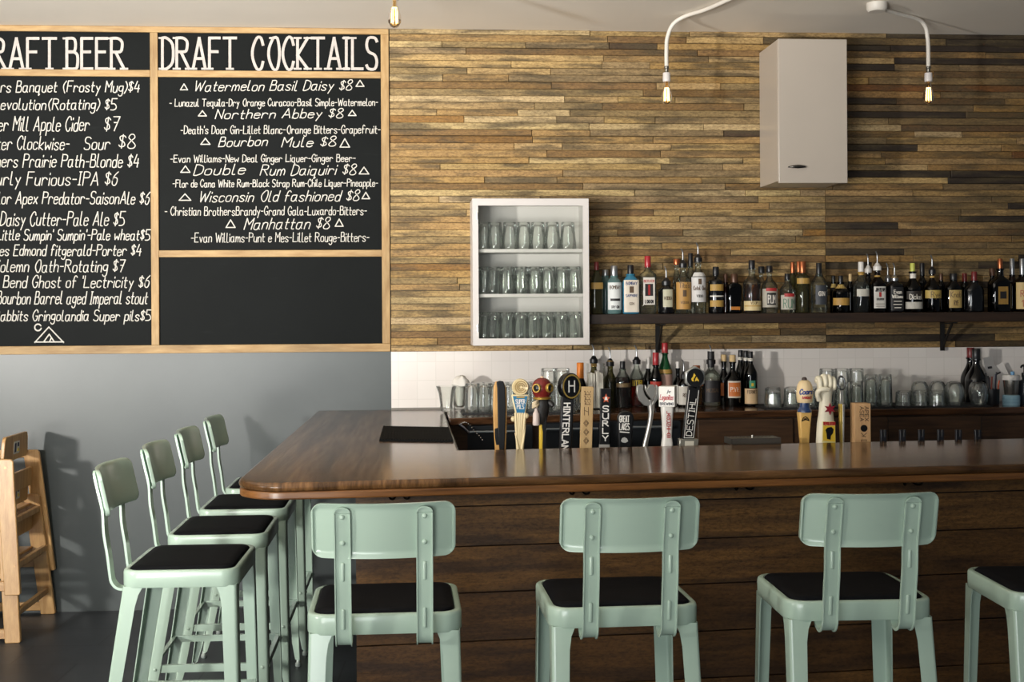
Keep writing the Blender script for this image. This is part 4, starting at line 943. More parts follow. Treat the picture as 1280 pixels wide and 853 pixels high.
sb(940, 326, 22, 'clear amber tinted bottle with cream band low down and black cap', g='clear', sh=353, nk=345, nw=8, cap=('k', 10, 8), liq=('gold', 356), labels=[(377, 389, (204, 184, 136), 76, [('band', 384, 382.5, 'g', 70), (T, 'VSOP', 381, 378, 'n', 22)])])
sb(952, 334, 12, 'squat clear bottle with dark stopper behind a patterned label', y=BK, g='clear', sh=356, nk=348, nw=5, cap=('k', 7, 8))
sb(962, 333, 20, 'clear squat shouldered bottle with black and white label and red flash', y=FR, g='clear', sh=358, nk=347, nw=6, cap=('k', 7, 8), labels=[(362, 385, (170, 164, 150), 74, [('band', 382, 367, 'k', 34), (T, 'RUM', 380, 370, 'w', 26), ('band', 365, 361, 'r', 40)])])
sb(984.5, 343, 19, 'smaller squat bottle with patterned label and red flash, next to its taller twin', g='clear', sh=362, nk=353, nw=6, cap=('k', 7, 7), labels=[(370, 388, (180, 174, 160), 72, [(T, 'RUM', 386, 375, 'gn', 46), ('band', 372, 368, 'r', 40)])])
sb(991, 329, 9, 'slim bottle with copper cap, left of two copper caps in the back row', y=BK, g='olive', sh=346, nk=343, nw=5, cap=('c', 13, 5))
sb(998.5, 328, 9, 'slim bottle with copper cap wedged between two others in the back row', y=BK + 0.005, g='olive', sh=346, nk=343, nw=5, cap=('c', 13, 5))
sb(1003.5, 328, 17, 'straight olive bottle with broad copper cap', g='olive', sh=346, nk=342, nw=7, cap=('c', 14, 8), liq=('gold', 352), labels=[(349, 356, 'g', 70)])
sb(1024, 330, 21, 'clear bottle with black cap and dark shield label', g='clear', sh=356, nk=343, nw=8, cap=('k', 15, 7), labels=[(358, 382, (52, 56, 62), 42, [(T, 'GIN', 371, 366, 'w', 20)])])
sb(1042, 346, 9, 'small dark bottle with tan collar, left of a pair', y=BK, g='dark', sh=364, nk=356, nw=5, cap=('k', 8, 5), labels=[(356, 361, (176, 148, 84), 80)])
sb(1051, 346, 21, 'short dark bottle with tan collar and wide gold label', g='dark', sh=366, nk=357, nw=7, cap=('k', 8, 6), labels=[(357, 362, (176, 148, 84), 80), (374, 383, (178, 138, 66), 78)])
sb(1063, 344, 8, 'little bottle with a pale cork standing behind the gold labelled one', y=BK + 0.01, g='dark', sh=360, nk=354, nw=4, cap=('cork', 9, 4))
sb(1076.5, 329, 20, 'clear bottle of dark liquor with white cap printed in red', g='clear', sh=358, nk=346, nw=7, cap=('w', 12, 7), liq=('dark', 372), labels=[(341, 345.5, 'g', 80), (363, 372, (196, 192, 180), 50)])
sb(1085.5, 319, 12, 'bottle with white collared pourer behind the white labelled one', y=BK, g='dark', sh=356, nk=348, nw=6, pour='w', cap=None)
sb(1097, 316, 18, 'bottle with tall white label, white collared pourer and red seal', g='amber', sh=356, nk=347, nw=7, pour='w', cap=None, ex=4, labels=[(346, 348, 'g', 80), (360, 387, (206, 202, 194), 44, [(T, 'JIM BEAM', 366, 362, 'k', 34), ('band', 373, 367, 'r', 9), (T, 'BOURBON', 377, 374.5, 'k', 26), ('band', 382, 381.4, 'n', 32), ('band', 385, 384.4, 'n', 32)])])
sb(1110, 331, 11, 'bottle with grey pourer in the back row beside the black labelled one', y=BK, g='dark', sh=358, nk=351, nw=5, pour='s', cap=None)
sb(1118.5, 331, 19, 'black labelled bottle with white lettering and a gold ring at the neck', g='black', sh=358, nk=351, nw=6, pour='s', cap=None, ex=4, labels=[(348, 350.5, 'g', 84), (361, 390, (28, 28, 30), 44, [(T, 'Evan', 369, 364.5, 'w', 26), (T, 'Williams', 374.5, 370.5, 'w', 36), ('band', 379, 378, 'w', 28), ('band', 383, 382, 'w', 30), ('band', 387, 386, 'w', 24)])])
sb(1141, 331, 23, 'wide dark bottle with yellow green cap and low white label', g='dark', sh=362, nk=350, nw=8, cap=('y', 10, 6), liq=('dark', 362), labels=[(344, 350, 'w', 70), (366, 376, (40, 34, 28), 60, [(T, 'Dickel', 376, 370, 'w', 40)]), (379.5, 388, (186, 182, 172), 70)])
sb(1153, 331, 11, 'bottle with long black cap in the back row right of the wide dark bottle', y=BK, g='dark', sh=354, nk=348, nw=5, cap=('k', 14, 6))
sb(1165.5, 321, 21, 'long necked bottle with gold ribbon label and steel pourer', g='amber', sh=362, nk=350, nw=6, pour='k', cap=None, liq=('dark', 366), labels=[(347, 349.5, 'g', 80), (365, 375, (186, 160, 86), 76, [(T, 'Rye', 374, 367, 'n', 30)])])
sb(1176.5, 344, 9, 'small dark bottle behind and right of the ribbon labelled one', y=BK, g='dark', sh=358, nk=352, nw=4, cap=('br', 8, 5))
sb(1192, 344, 22, 'round shouldered dark bottle with tall tan arched label', g='dark', sh=362, nk=352, nw=7, cap=('k', 7, 9), sy=0.7, labels=[(365, 387, (186, 158, 96), 46, [(T, 'Knob', 374, 367, 'n', 34), (T, 'RYE', 384, 378, 'n', 14)])])
sb(1206, 344, 9, 'dark bottle with a small red neck in the back row', y=BK, g='dark', sh=360, nk=353, nw=5, cap=('dr', 10, 6))
sb(1218, 342, 24, 'wide round dark bottle with red neck and no label', g='black', sh=364, nk=354, nw=8, cap=('dr', 11, 7), sy=0.65)
sb(1240.5, 338, 11, 'dark bottle with brown cap behind the one with gold framed label', y=BK, g='dark', sh=356, nk=350, nw=5, cap=('br', 8, 7))
sb(1250.5, 326, 26, 'broad dark bottle with copper cap and gold framed square label', g='dark', sh=356, nk=347, nw=8, cap=('c', 12, 6), ex=4, sy=0.6, labels=[(361, 383, (150, 116, 56), 26, [('band', 376, 367, 'k', 17)])])
sb(1265.5, 326, 10, 'slender bottle with long silver cap, second from the right edge', y=BK, g='amber', sh=354, nk=347, nw=6, cap=('s', 20, 6))
sb(1278, 326, 22, 'bottle with long silver cap and cream label lettered in red, at the right edge', g='amber', sh=356, nk=347, nw=7, cap=('s', 20, 6), labels=[(356, 389, (206, 178, 120), 66, [(T, 'RYE', 374, 366, 'r', 36), (T, '101', 386, 378, 'r', 30)])])

# bottles on the back bar
def bbt(px, top, w, lab, y, base=506, **kw): return bottle(px, top, w, y, BB, base, lab, group='bottles on the back bar', **kw)
bbt(725.5, 449, 15, 'dark bottle with orange foil neck behind the round black tap handle', 6.28, sh=478, nk=466, nw=8, g='dark', cap=('o', 21, 9), labels=[(485, 499, (196, 170, 116), 62)])
bbt(742.5, 428, 14, 'gold necked bottle with pourer standing behind the white napkins', 6.375, sh=470, nk=458, nw=7, g='olive', pour='k', cap=None, labels=[(447, 456, 'g', 84)])
bbt(763, 431, 19, 'dark olive bottle with gold ring and pourer right of the white napkins', 6.33, sh=474, nk=461, nw=7, g='olive', pour='k', cap=None, liq=('dark', 470), labels=[(448, 450, 'g', 80)])
bbt(778.5, 448, 20, 'brownish clear bottle with black stopper behind the small black round-topped tap', 6.29, sh=472, nk=458, nw=7, g='clear', cap=('k', 9, 7), liq=('amber', 468), labels=[(475, 480, (110, 90, 60), 60)])
bbt(796, 429, 17, 'clear bottle with pourer, yellow lettered black label and orange liquor', 6.34, sh=468, nk=456, nw=7, g='clear', pour='k', cap=None, liq=('orange', 480), labels=[(471, 480, (32, 30, 30), 70, [(T, 'BITTER', 479, 473, 'y', 44)])])
bbt(810.5, 446, 14, 'dark green bottle with white neck behind the silver tap handle', 6.385, sh=474, nk=460, nw=5, g='deepgreen', cap=('w', 13, 5))
bbt(820, 438, 15, 'dark bottle with red cap and red label behind the silver tap handle', 6.31, sh=470, nk=456, nw=7, g='deepgreen', cap=('r', 15, 8), labels=[(474, 482, (170, 52, 40), 74)])
bbt(831.5, 427, 18, 'green bottle with red cap and pinkish label behind the white tap handle', 6.36, sh=464, nk=444, nw=7, g='green', cap=('r', 12, 8), labels=[(460, 465, 'g', 80), (466, 486, (186, 150, 136), 70)])
bbt(847.5, 451, 13, 'bottle with plain white label and slim neck, left of its pourer twin', 6.385, sh=478, nk=470, nw=5, g='dark', cap=('w', 8, 5), labels=[(480, 503, (206, 202, 192), 74)])
bbt(855, 447, 15, 'bottle with white label and dark pourer left of the round flame tap', 6.30, sh=476, nk=469, nw=5, g='dark', pour='k', cap=None, labels=[(480, 503, (206, 202, 192), 74, [(T, 'REX', 493, 489, 'n', 20)])])
bbt(871, 455, 18, 'yellow green bottle with copper cap behind the round flame tap', 6.33, sh=464, nk=460, nw=9, g='clear', cap=('c', 5, 9), liq=('gold', 470), labels=[(476, 480, 'o', 50)])
bbt(889, 430, 23, 'clear bottle with black label, long black neck and steel pourer', 6.345, sh=468, nk=459, nw=8, g='clear', pour='k', cap=None, labels=[(438, 458, (30, 30, 32), 175), (474, 501, (34, 32, 34), 74, [(T, 'MEZCAL', 488, 484, 'n', 40)])])
bbt(905, 443, 15, 'dark bottle with cork and orange label, left of its twin', 6.39, sh=474, nk=462, nw=6, g='dark', cap=('cork', 8, 7), labels=[(478, 494, (196, 108, 50), 60)])
bbt(916, 443, 22, 'dark bottle with cork and six sided orange label on the back bar', 6.305, base=507, sh=474, nk=462, nw=7, g='dark', cap=('cork', 8, 8), labels=[(475, 496, (206, 196, 182), 46, [('band', 494, 477, 'o', 41), (T, 'RYE', 488, 483, 'w', 28)])])
bbt(926, 438, 13, 'dark green bottle with white collar, leftmost of the three alike', 6.405, sh=466, nk=452, nw=6, g='deepgreen', cap=('k', 8, 6), labels=[(446, 450, 'w', 84)])
bbt(932.5, 438, 14, 'dark green bottle with white collar, middle of the three alike', 6.355, sh=466, nk=452, nw=6, g='deepgreen', cap=('k', 8, 6), labels=[(446, 450, 'w', 84)])
bbt(938.5, 438, 17, 'dark green bottle with white collar, tan label and green emblem, front of the three alike', 6.285, base=506.5, sh=466, nk=452, nw=6, g='deepgreen', cap=('k', 8, 6), labels=[(446, 450, 'w', 84), (474, 483, (64, 140, 110), 26, [('band', 481, 477, 'y', 10)]), (484, 503, (198, 168, 128), 72, [(T, 'FERNET', 490, 486, 'n', 42)])])
bbt(1213.5, 436, 24, 'dark wine bottle behind the round glasses, partly hidden by its twin', 6.405, base=504, sh=474, nk=455, nw=9, g='dark', cap=('dr', 12, 9), rot=0.2)
bbt(1220.5, 436, 27, 'dark wine bottle standing in front behind the round glasses', 6.315, base=504, sh=474, nk=455, nw=9, g='black', cap=('k', 12, 10))

# napkins in a clear caddy, pens, receipts and a jar
s_ = pxm(745, 6.22); xn = on_back(745, 6.22)
t = thing('napkin_caddy', (xn, 6.22, BB), 'clear upright caddy of folded white napkins behind the carved wooden tap', 'napkin caddy')
w_, d_ = 0.088, 0.07
mb = MB().box(-w_ / 2, w_ / 2, -d_ / 2, d_ / 2, 0, 0.004)
for x0, x1, y0, y1 in ((-w_ / 2, -w_ / 2 + 0.003, -d_ / 2, d_ / 2), (w_ / 2 - 0.003, w_ / 2, -d_ / 2, d_ / 2), (-w_ / 2, w_ / 2, d_ / 2 - 0.003, d_ / 2)): mb.box(x0, x1, y0, y1, 0.004, 0.238)
mb.box(-w_ / 2 + 0.003, w_ / 2 - 0.003, -d_ / 2, -d_ / 2 + 0.003, 0.004, 0.07)
mb.build('caddy_body', glass((254, 254, 254), (236, 240, 238), 0.3), t, smooth=0)
rnd = random.Random(4)
for i in range(7):
    x = -0.034 + i * 0.0112; h = 0.185 + rnd.uniform(-0.006, 0.01); l = rnd.uniform(-0.006, 0.006)
    MB().loft([[(x + l * k - 0.0052, -0.028, 0.006 + h * k), (x + l * k + 0.0052, -0.028, 0.006 + h * k), (x + l * k + 0.0052, 0.028, 0.006 + h * k), (x + l * k - 0.0052, 0.028, 0.006 + h * k)] for k in (0, 0.5, 1)]).build('napkin', paint((224, 219, 208), 0.9), t, bevel=0.002)
xp = on_back(1240, 6.20)
t = thing('pen_caddy', (xp, 6.20, BB), 'black caddy packed with pens beside the dark wine bottles', 'pen holder')
MB().lathe([(0.001, 0.003), (0.034, 0.0), (0.036, 0.004), (0.038, 0.085), (0.035, 0.085), (0.033, 0.006), (0.001, 0.005)], n=24, caps=False).build('holder', paint((24, 24, 28), 0.4), t, smooth=40)
for i, (dx, dy, h, lx, c_) in enumerate(((-0.022, 0, 0.17, -0.012, (24, 24, 28)), (-0.012, -0.012, 0.155, -0.016, (30, 30, 36)), (0.0, 0.01, 0.15, 0.006, (150, 60, 36)), (0.008, -0.014, 0.165, 0.004, (40, 42, 60)), (0.016, 0.004, 0.175, 0.012, (24, 24, 28)), (0.02, -0.01, 0.13, 0.016, (190, 86, 44)), (-0.004, 0.016, 0.145, -0.004, (120, 40, 40)))):
    MB().tube([(dx, dy, 0.008), (dx + lx * 0.7, dy, h - 0.02), (dx + lx, dy, h)], 0.0042, 8).build('pen', paint(c_, 0.35), t, smooth=60)
for lab, px, y, z0, w2, h2, tilt, lean in (('white paper receipt leaning against the tile above the pens', 1243, 6.395, 0.115, 0.055, 0.13, -0.12, 0.12), ('larger white paper slip leaning on the tile right of the receipt', 1258, 6.41, 0.06, 0.12, 0.115, -0.42, 0.1)):
    xx = on_back(px, y); t_ = MB()
    pts = [(-w2 / 2, 0), (w2 / 2, 0), (w2 / 2, h2), (-w2 / 2, h2)]
    R_ = Matrix.Rotation(tilt, 4, 'Y')
    def pp(a, b, off, ya=lean): return tuple(R_ @ Vector((a, b * ya - 0.02 + off, b)))
    zmin = min(pp(a, b, 0)[2] for a, b in pts)
    th_ = thing('paper_slip', (xx, y, BB if False else BB + 0.0), lab, 'paper')
    k0 = z0 + 0.03 if z0 > 0.1 else 0.0 - zmin
    k0 = 0.0 - zmin if z0 <= 0.1 else -zmin
    hh2 = 0.255 if z0 > 0.1 else 0.245                       # upper edge reaches this far above the back bar
    sc = (hh2) / (max(pp(a, b, 0)[2] for a, b in pts) - zmin)
    mb = MB().prism([(a, b * sc) for a, b in pts], lambda a, b: tuple(Vector(pp(a, b, 0.0)) + Vector((0, 0, 0))), lambda a, b: pp(a, b, -0.0006))
    zz = min(v[2] for v in mb.v); mb.v = [(x, y_, z - zz) for x, y_, z in mb.v]
    po = mb.build('sheet', paint((222, 217, 212), 0.85), th_, smooth=0)
    mb = MB().prism([(-w2 * 0.25, h2 * sc * 0.74), (w2 * 0.2, h2 * sc * 0.74), (w2 * 0.2, h2 * sc * 0.79), (-w2 * 0.25, h2 * sc * 0.79)], lambda a, b: pp(a, b, -0.0008), lambda a, b: pp(a, b, -0.0012))
    mb.v = [(x, y_, z - zz) for x, y_, z in mb.v]; mb.build('print', paint((60, 58, 60), 0.8), po, smooth=0)
xj = on_back(1264, 6.17)
t = thing('storage_jar', (xj, 6.17, BB), 'steel shaker cup with white lid on a pale blue base at the right end', 'jar')
MB().lathe([(0.001, 0.0), (0.042, 0.0), (0.044, 0.004), (0.044, 0.05), (0.040, 0.054), (0.001, 0.054)], n=28).build('base_cup', paint((150, 190, 208), 0.4), t, smooth=40)
for z in (0.017, 0.034): MB().lathe([(0.0443, z - 0.002), (0.0452, z), (0.0443, z + 0.002)], n=28, caps=False).build('ridge', paint((140, 182, 202), 0.4), t)
MB().lathe([(0.033, 0.054), (0.034, 0.056), (0.041, 0.135), (0.041, 0.138), (0.001, 0.138)], n=28).build('cup', paint((176, 172, 164), 0.25, 0.9), t, smooth=40)
MB().lathe([(0.043, 0.134), (0.044, 0.137), (0.044, 0.156), (0.041, 0.16), (0.001, 0.16)], n=28).build('lid', paint((220, 216, 212), 0.4), t, smooth=40)
MB().lathe([(0.010, 0.16), (0.010, 0.175), (0.006, 0.179), (0.001, 0.179)], (0.008, 0, 0), n=14).build('knob', paint((110, 160, 200), 0.4), t, smooth=40)
xj = on_back(1281, 6.2)
t = thing('dispenser_bottle', (xj, 6.2, BB), 'dark pump bottle cut by the right edge of the photo', 'bottle')
MB().lathe([(0.001, 0.0), (0.032, 0.0), (0.034, 0.004), (0.034, 0.115), (0.028, 0.128), (0.013, 0.134), (0.013, 0.15), (0.001, 0.15)], n=26).build('bottle_body', paint((44, 50, 56), 0.3), t, smooth=40)
MB().lathe([(0.016, 0.146), (0.016, 0.168), (0.006, 0.172), (0.006, 0.2), (0.012, 0.203), (0.012, 0.214), (0.001, 0.216)], n=18).tube([(0, 0, 0.208), (-0.022, -0.014, 0.208), (-0.03, -0.019, 0.198)], 0.005, 10).build('pump', paint((22, 22, 24), 0.35), t, smooth=40)
# ================================================================ draft tap handles behind the inner edge of the bar
def ty_(x): return iy(x) + 0.075
TZ = 1.012
x0, x1 = 0.24, 2.5
rail = MB().xy([(x0, ty_(x0) - 0.05), (x1, ty_(x1) - 0.05), (x1, ty_(x1) + 0.05), (x0, ty_(x0) + 0.05)], 0.84, 0.99)
loc(rail).build('tap_rail', paint((70, 72, 74), 0.35, 0.7), bar, bevel=0.004)
class Tap:
    def __init__(s, px, lab, base=562.0, name='tap_handle', group='draft tap handles along the bar'):
        y = 4.62
        for _ in range(4): p = aty(px, base, y); y = ty_(p.x)
        s.px = px; s.y = y; s.x = aty(px, base, y).x; s.s = pxm(px, y)
        s.t = thing(name, (s.x, y, 0.99), lab, 'tap handle', group)
        MB().lathe([(0.012, 0.0), (0.012, 0.008), (0.008, 0.012), (0.008, 0.03), (0.001, 0.03)], n=14).build('ferrule', STEEL, s.t, smooth=40)
    def P(s, px, py, d=0.0):                                # d is how far in front of the handle's middle plane
        p = aty(px, py, s.y); return (p.x - s.x, -d, p.z - 0.99)
    def slab(s, pts, d0, d1, mat, name='body', parent=None, bevel=0.002, seg=2):
        return MB().prism(pts, lambda a, b: s.P(a, b, d0), lambda a, b: s.P(a, b, d1)).build(name, mat, parent or s.t, bevel=bevel, seg=seg)
    def text(s, tx, u0, u1, base, cap, mat, d, w=1.3, mode='h', parent=None, name='lettering', skew=0.0):
        if mode == 'h': fn = lambda u, v, k=0: s.P(u, -v, d + 0.00004 * (k % 20)); a = (u0, u1, -base)
        elif mode == 'down': fn = lambda u, v, k=0: s.P(v + skew * (u - u0), u, d + 0.00004 * (k % 20)); a = (u0, u1, base)          # reads downwards, letter tops to the right
        else: fn = lambda u, v, k=0: s.P(-v - skew * (u - u0), -u, d + 0.00004 * (k % 20)); a = (-u0, -u1, -base)                    # reads upwards, letter tops to the left
        mb = MB(); letters(mb, tx, a[0], a[1], a[2], cap, w, fn); return mb.build(name, mat, parent or s.t, smooth=0)
BLK = paint((13, 14, 16), 0.4, spec=0.3); WHT = paint((226, 223, 216), 0.4); TAN = wood('tap_tan_wood', (176, 128, 64), (214, 168, 100), grain=(20, 20, 3), rough=0.4, bmp=0.05, knots=0.15)
PALE = wood('tap_pale_wood', (176, 144, 96), (206, 176, 128), grain=(20, 20, 3), rough=0.55, bmp=0.05, knots=0.15); CREAM = paint((222, 204, 160), 0.45); GOLD = paint((176, 142, 66), 0.3, 0.6); RED = paint((168, 40, 40), 0.35); YEL = paint((214, 178, 52), 0.4); CRV = paint((92, 66, 40), 0.6); IVORY = paint((228, 220, 196), 0.5)

k = Tap(624.5, 'tan and black wooden paddle shaped tap handle, leftmost of the row')
k.slab([(619, 566), (617, 535), (616.3, 505), (617, 484), (619.5, 477), (629, 477), (632.5, 486), (633.3, 510), (633, 540), (632, 566)], -0.016, 0.012, TAN, 'paddle', bevel=0.004)
k.slab([(624, 566), (622, 535), (621.5, 505), (621, 485), (620, 477.5), (624, 475.8), (629, 476.5), (631, 485), (631.8, 510), (631, 540), (630, 566)], 0.012, 0.019, BLK, 'black_facing', bevel=0.003)
k.slab([(618.5, 548), (618, 536), (624, 534), (625, 541), (623, 548), (624, 556), (620, 556)], 0.012, 0.0135, BLK, 'black_notch', bevel=0)

k = Tap(650, 'cream barley sheaf tap handle with blue badge and round medallion')
mb = MB()
for a, b_, c_ in ((644.5, 645, 647.5), (647.5, 648, 649), (650, 650, 650), (653, 652, 651), (656, 655, 652.5)): mb.tube(catmull([k.P(c_, 566), k.P((b_ + c_) / 2, 545, 0.003), k.P(b_, 530, 0.006), k.P(a, 516, 0.004)], 4), 0.0066, 10, 0.0058)
mb.tube(catmull([k.P(648.5, 566, 0.006), k.P(646, 552, 0.008), k.P(643.8, 541, 0.006)], 4), 0.006, 8, 0.002).tube(catmull([k.P(651.5, 566, 0.006), k.P(654.5, 548, 0.008), k.P(656.6, 531, 0.006)], 4), 0.006, 8, 0.002)
mb.build('barley_stems', CREAM, k.t, smooth=60)
bk = k.slab([(644.5, 519), (638.8, 493.5), (661, 493.5), (656.5, 519)], -0.01, 0.007, CREAM, 'badge', bevel=0.004)
k.slab([(646, 517), (640.8, 495.2), (659.2, 495.2), (655.2, 517)], 0.007, 0.0085, paint((34, 110, 150), 0.35), 'blue_face', bk, bevel=0)
k.slab([(645.5, 497.5), (645.2, 495.6), (655.5, 495.6), (655.2, 497.5)], 0.0085, 0.0092, paint((170, 140, 60), 0.4), 'badge_banner', bk, bevel=0)
k.text('SUPER', 644.5, 656, 504.5, 5, WHT, 0.0094, 0.8, parent=bk); k.text('PILS', 646, 654.5, 511, 5, WHT, 0.0094, 0.8, parent=bk)
c_ = k.P(650.2, 484, 0.0); med = MB().lathe([(0.001, -0.012), (0.030, -0.012), (0.0325, -0.006), (0.0325, 0.006), (0.029, 0.012), (0.026, 0.010), (0.001, 0.010)][::1], (c_[0], 0, c_[2]), 30, axis='y')
med.v = [(x, -y, z) for x, y, z in med.v]; med = med.build('medallion', CREAM, k.t, smooth=40)
mb = MB()
for r_ in (0.022, 0.0145, 0.008): mb.tube([(c_[0] + r_ * cos(a) + 0.0015, -0.0115, c_[2] + r_ * sin(a)) for a in [2 * pi * i / 24 * 0.93 for i in range(25)]], 0.0022, 6)
mb.build('carved_rings', paint((176, 150, 100), 0.5), med, smooth=60)
for q in ((641.5, 524), (658, 520)):
    p = k.P(*q, 0.002); MB().lathe([(0.001, -0.011), (0.007, -0.008), (0.010, 0.0), (0.007, 0.008), (0.001, 0.011)], p, 14).build('barley_knob', CREAM, k.t, smooth=60)

k = Tap(678, 'red diving helmet tap handle on a yellow and black post')
k.slab([(674, 566), (674, 512), (682.5, 512), (681, 566)], -0.012, 0.010, YEL, 'post', bevel=0.004)
k.slab([(677.5, 566), (678, 540), (677, 534), (679, 512), (683, 512), (681.5, 566)], 0.010, 0.0115, BLK, 'black_stripe', bevel=0)
c_ = k.P(677.5, 485); R_ = 0.0405
hd = MB().lathe([(0.001, R_), (R_ * 0.4, R_ * 0.92), (R_ * 0.75, R_ * 0.68), (R_ * 0.96, R_ * 0.25), (R_, -0.1 * R_), (R_ * 0.92, -R_ * 0.45), (R_ * 0.72, -R_ * 0.8), (R_ * 0.68, -R_)], c_, 28, sy=0.9).build('helmet', paint((118, 36, 32), 0.25, 0.2, coat=0.4), k.t, smooth=60)
MB().lathe([(R_ * 0.66, -R_ * 1.12), (R_ * 0.84, -R_ * 1.08), (R_ * 0.86, -R_ * 0.92), (R_ * 0.70, -R_ * 0.84)], c_, 28, sy=0.9).build('collar_ring', GOLD, hd, smooth=60)
MB().lathe([(0.001, R_ * 1.12), (R_ * 0.14, R_ * 1.1), (R_ * 0.17, R_ * 0.95), (R_ * 0.3, R_ * 0.9)], c_, 14, caps=False).build('top_valve', paint((222, 190, 160), 0.35), hd, smooth=60)
for dx, ay in ((-0.55, -0.86), (0.62, -0.78)):
    n_ = Vector((dx, -sqrt(1 - dx * dx) * 0.9, 0.02)).normalized(); q = Matrix.Translation(Vector(c_) + n_ * R_ * 0.9) @ n_.to_track_quat('Z', 'Y').to_matrix().to_4x4()
    MB().lathe([(0.0165, -0.004), (0.0185, 0.004), (0.0165, 0.009), (0.0135, 0.009), (0.0125, 0.004)], n=22, caps=False).move(q).build('port_ring', GOLD, hd, smooth=50)
    MB().lathe([(0.0135, 0.003), (0.008, 0.0065), (0.001, 0.008)], n=20).move(q).build('port_glass', paint((26, 30, 34), 0.1, coat=0.5), hd, smooth=60)
mb = MB().loft([[(k.P(677.5, py)[0] + r_ * cos(a), r_ * 0.75 * sin(a), k.P(677.5, py)[2]) for a in [2 * pi * i / 20 for i in range(20)]] for py, r_ in ((498, 0.022), (502, 0.031), (510, 0.030), (520, 0.023), (530, 0.016), (533, 0.008))])
mb.tube(catmull([k.P(683, 502, 0.0), k.P(688, 504, 0.008), k.P(690.5, 507.5, 0.014)], 4), 0.012, 10, 0.009)
mb.build('dark_torso', paint((34, 32, 30), 0.45), k.t, smooth=60)
gl_ = MB().lathe([(0.001, -0.040), (0.013, -0.040), (0.014, -0.036), (0.013, 0.004), (0.007, 0.016), (0.006, 0.026), (0.001, 0.027)], k.P(669.8, 518.5, 0.016), 16).build('held_bottle', paint((206, 190, 182), 0.4), k.t, smooth=50)
mb = MB()
for i in range(4): mb.tube(catmull([k.P(672 - 0.3 * i, 500.5 + i * 2.0, 0.022), k.P(668.5 - 0.3 * i, 501.5 + i * 2.0, 0.032), k.P(665.2, 504 + i * 1.8, 0.022)], 3), 0.0042, 8)
mb.tube(catmull([k.P(674, 503, 0.008), k.P(671, 506, 0.026), k.P(669, 508, 0.032)], 3), 0.0055, 8)
mb.build('gloved_hand', paint((200, 182, 150), 0.5), k.t, smooth=60)

k = Tap(708, 'tall black tap handle with round head, gold ring and letter H')
bd = k.slab([(698.5, 567), (700, 530), (701.5, 495), (717, 495), (716, 530), (713.5, 567)], -0.016, 0.014, BLK, 'body', bevel=0.005, seg=3)
c_ = k.P(711.5, 483); q = Matrix.Translation(Vector((c_[0], 0, c_[2]))) @ Matrix.Rotation(radians(24), 4, 'Z')
def eld(r_, ry, d0, d1): return MB().prism(disc(r_, 32, 0, 0, ry), lambda a, b: (a, -d0, b), lambda a, b: (a, -d1, b))
hd = eld(0.045, 0.052, -0.018, 0.018).move(q).build('head', paint((15, 16, 18), 0.25, coat=0.2), k.t, bevel=0.005, seg=3)
mb = MB(); m_ = 36
for i in range(m_):
    a, b_ = 2 * pi * i / m_, 2 * pi * (i + 1) / m_
    mb.add([((0.041 if s_ else 0.035) * cos(w_), -0.0188, (0.047 if s_ else 0.041) * sin(w_)) for w_, s_ in ((a, 0), (b_, 0), (b_, 1), (a, 1))], [(0, 1, 2, 3)])
mb.move(q).build('gold_ring', paint((176, 148, 76), 0.35, 0.4), hd, smooth=0)
mb = MB(); letters(mb, 'H', -0.0125, 0.0125, -0.021, 0.042, 0.0055, lambda u, v, k_=0: (u, -0.0190 - 0.00004 * k_, v)); mb.move(q).build('lettering', WHT, hd, smooth=0)
k.text('HINTERLAN', 504, 562, 704.6, 7.6, WHT, 0.0148, 1.5, 'down', bd, skew=-0.055)

k = Tap(732.5, 'slim carved pale wooden slat tap handle between two black ones')
bd = k.slab([(724.8, 567), (726.5, 483.5), (741.8, 483.5), (739.5, 567)], -0.010, 0.010, PALE, 'slat', bevel=0.002)
mb = MB(); fn = lambda u, v, k_=0: k.P(u, -v, 0.0104 + 0.00003 * (k_ % 30))
for cy in (489, 495, 501):
    for q in (((730, cy), (732, cy + 4), (734, cy), (736, cy + 4), (738, cy)), ((730.5, cy + 4.6), (737.6, cy + 4.6)), ((731, cy), (731, cy + 4))): ribbon(mb, [(a, -b_) for a, b_ in q], 0.8, fn)
for q in (((730, 509), (730, 519)), ((735, 509), (735, 519)), ((730, 513), (735, 515))): ribbon(mb, [(a, -b_) for a, b_ in q], 0.8, fn)
for cy in (529, 540, 551):
    for r_ in (4.2, 2.4): ribbon(mb, [(732.2 + r_ * 0.75 * cos(a), -cy + r_ * sin(a)) for a in [pi / 2 * i for i in range(5)]], 0.8, fn)
mb.build('carving', CRV, bd, smooth=0)

k = Tap(756, 'black slat tap handle with white letters stacked vertically and red emblem')
bd = k.slab([(749.2, 566), (750.6, 486), (763.4, 486), (761.6, 566)], -0.010, 0.010, BLK, 'slat', bevel=0.002)
k.slab([(748.9, 566), (749.2, 555.5), (761.8, 555.5), (761.6, 566)], -0.0115, 0.0115, paint((150, 148, 142), 0.4), 'grey_foot', bevel=0.002)
for i, ch in enumerate('SURLY'): k.text(ch, 753.2 - 0.12 * i, 760 - 0.12 * i, 514.2 + i * 9.2, 6.6, WHT, 0.0106, 1.45, parent=bd)
k.slab([(757, 492), (758.5, 496), (762, 497), (759.5, 499.5), (760, 503), (757, 501.2), (754, 503), (754.8, 499.5), (752.4, 497), (755.6, 496)], 0.010, 0.0108, paint((196, 92, 60), 0.5), 'emblem', bd, bevel=0)
k.slab([(756, 496), (758, 496), (759, 500), (755, 500)], 0.0108, 0.0112, WHT, 'emblem_centre', bd, bevel=0)

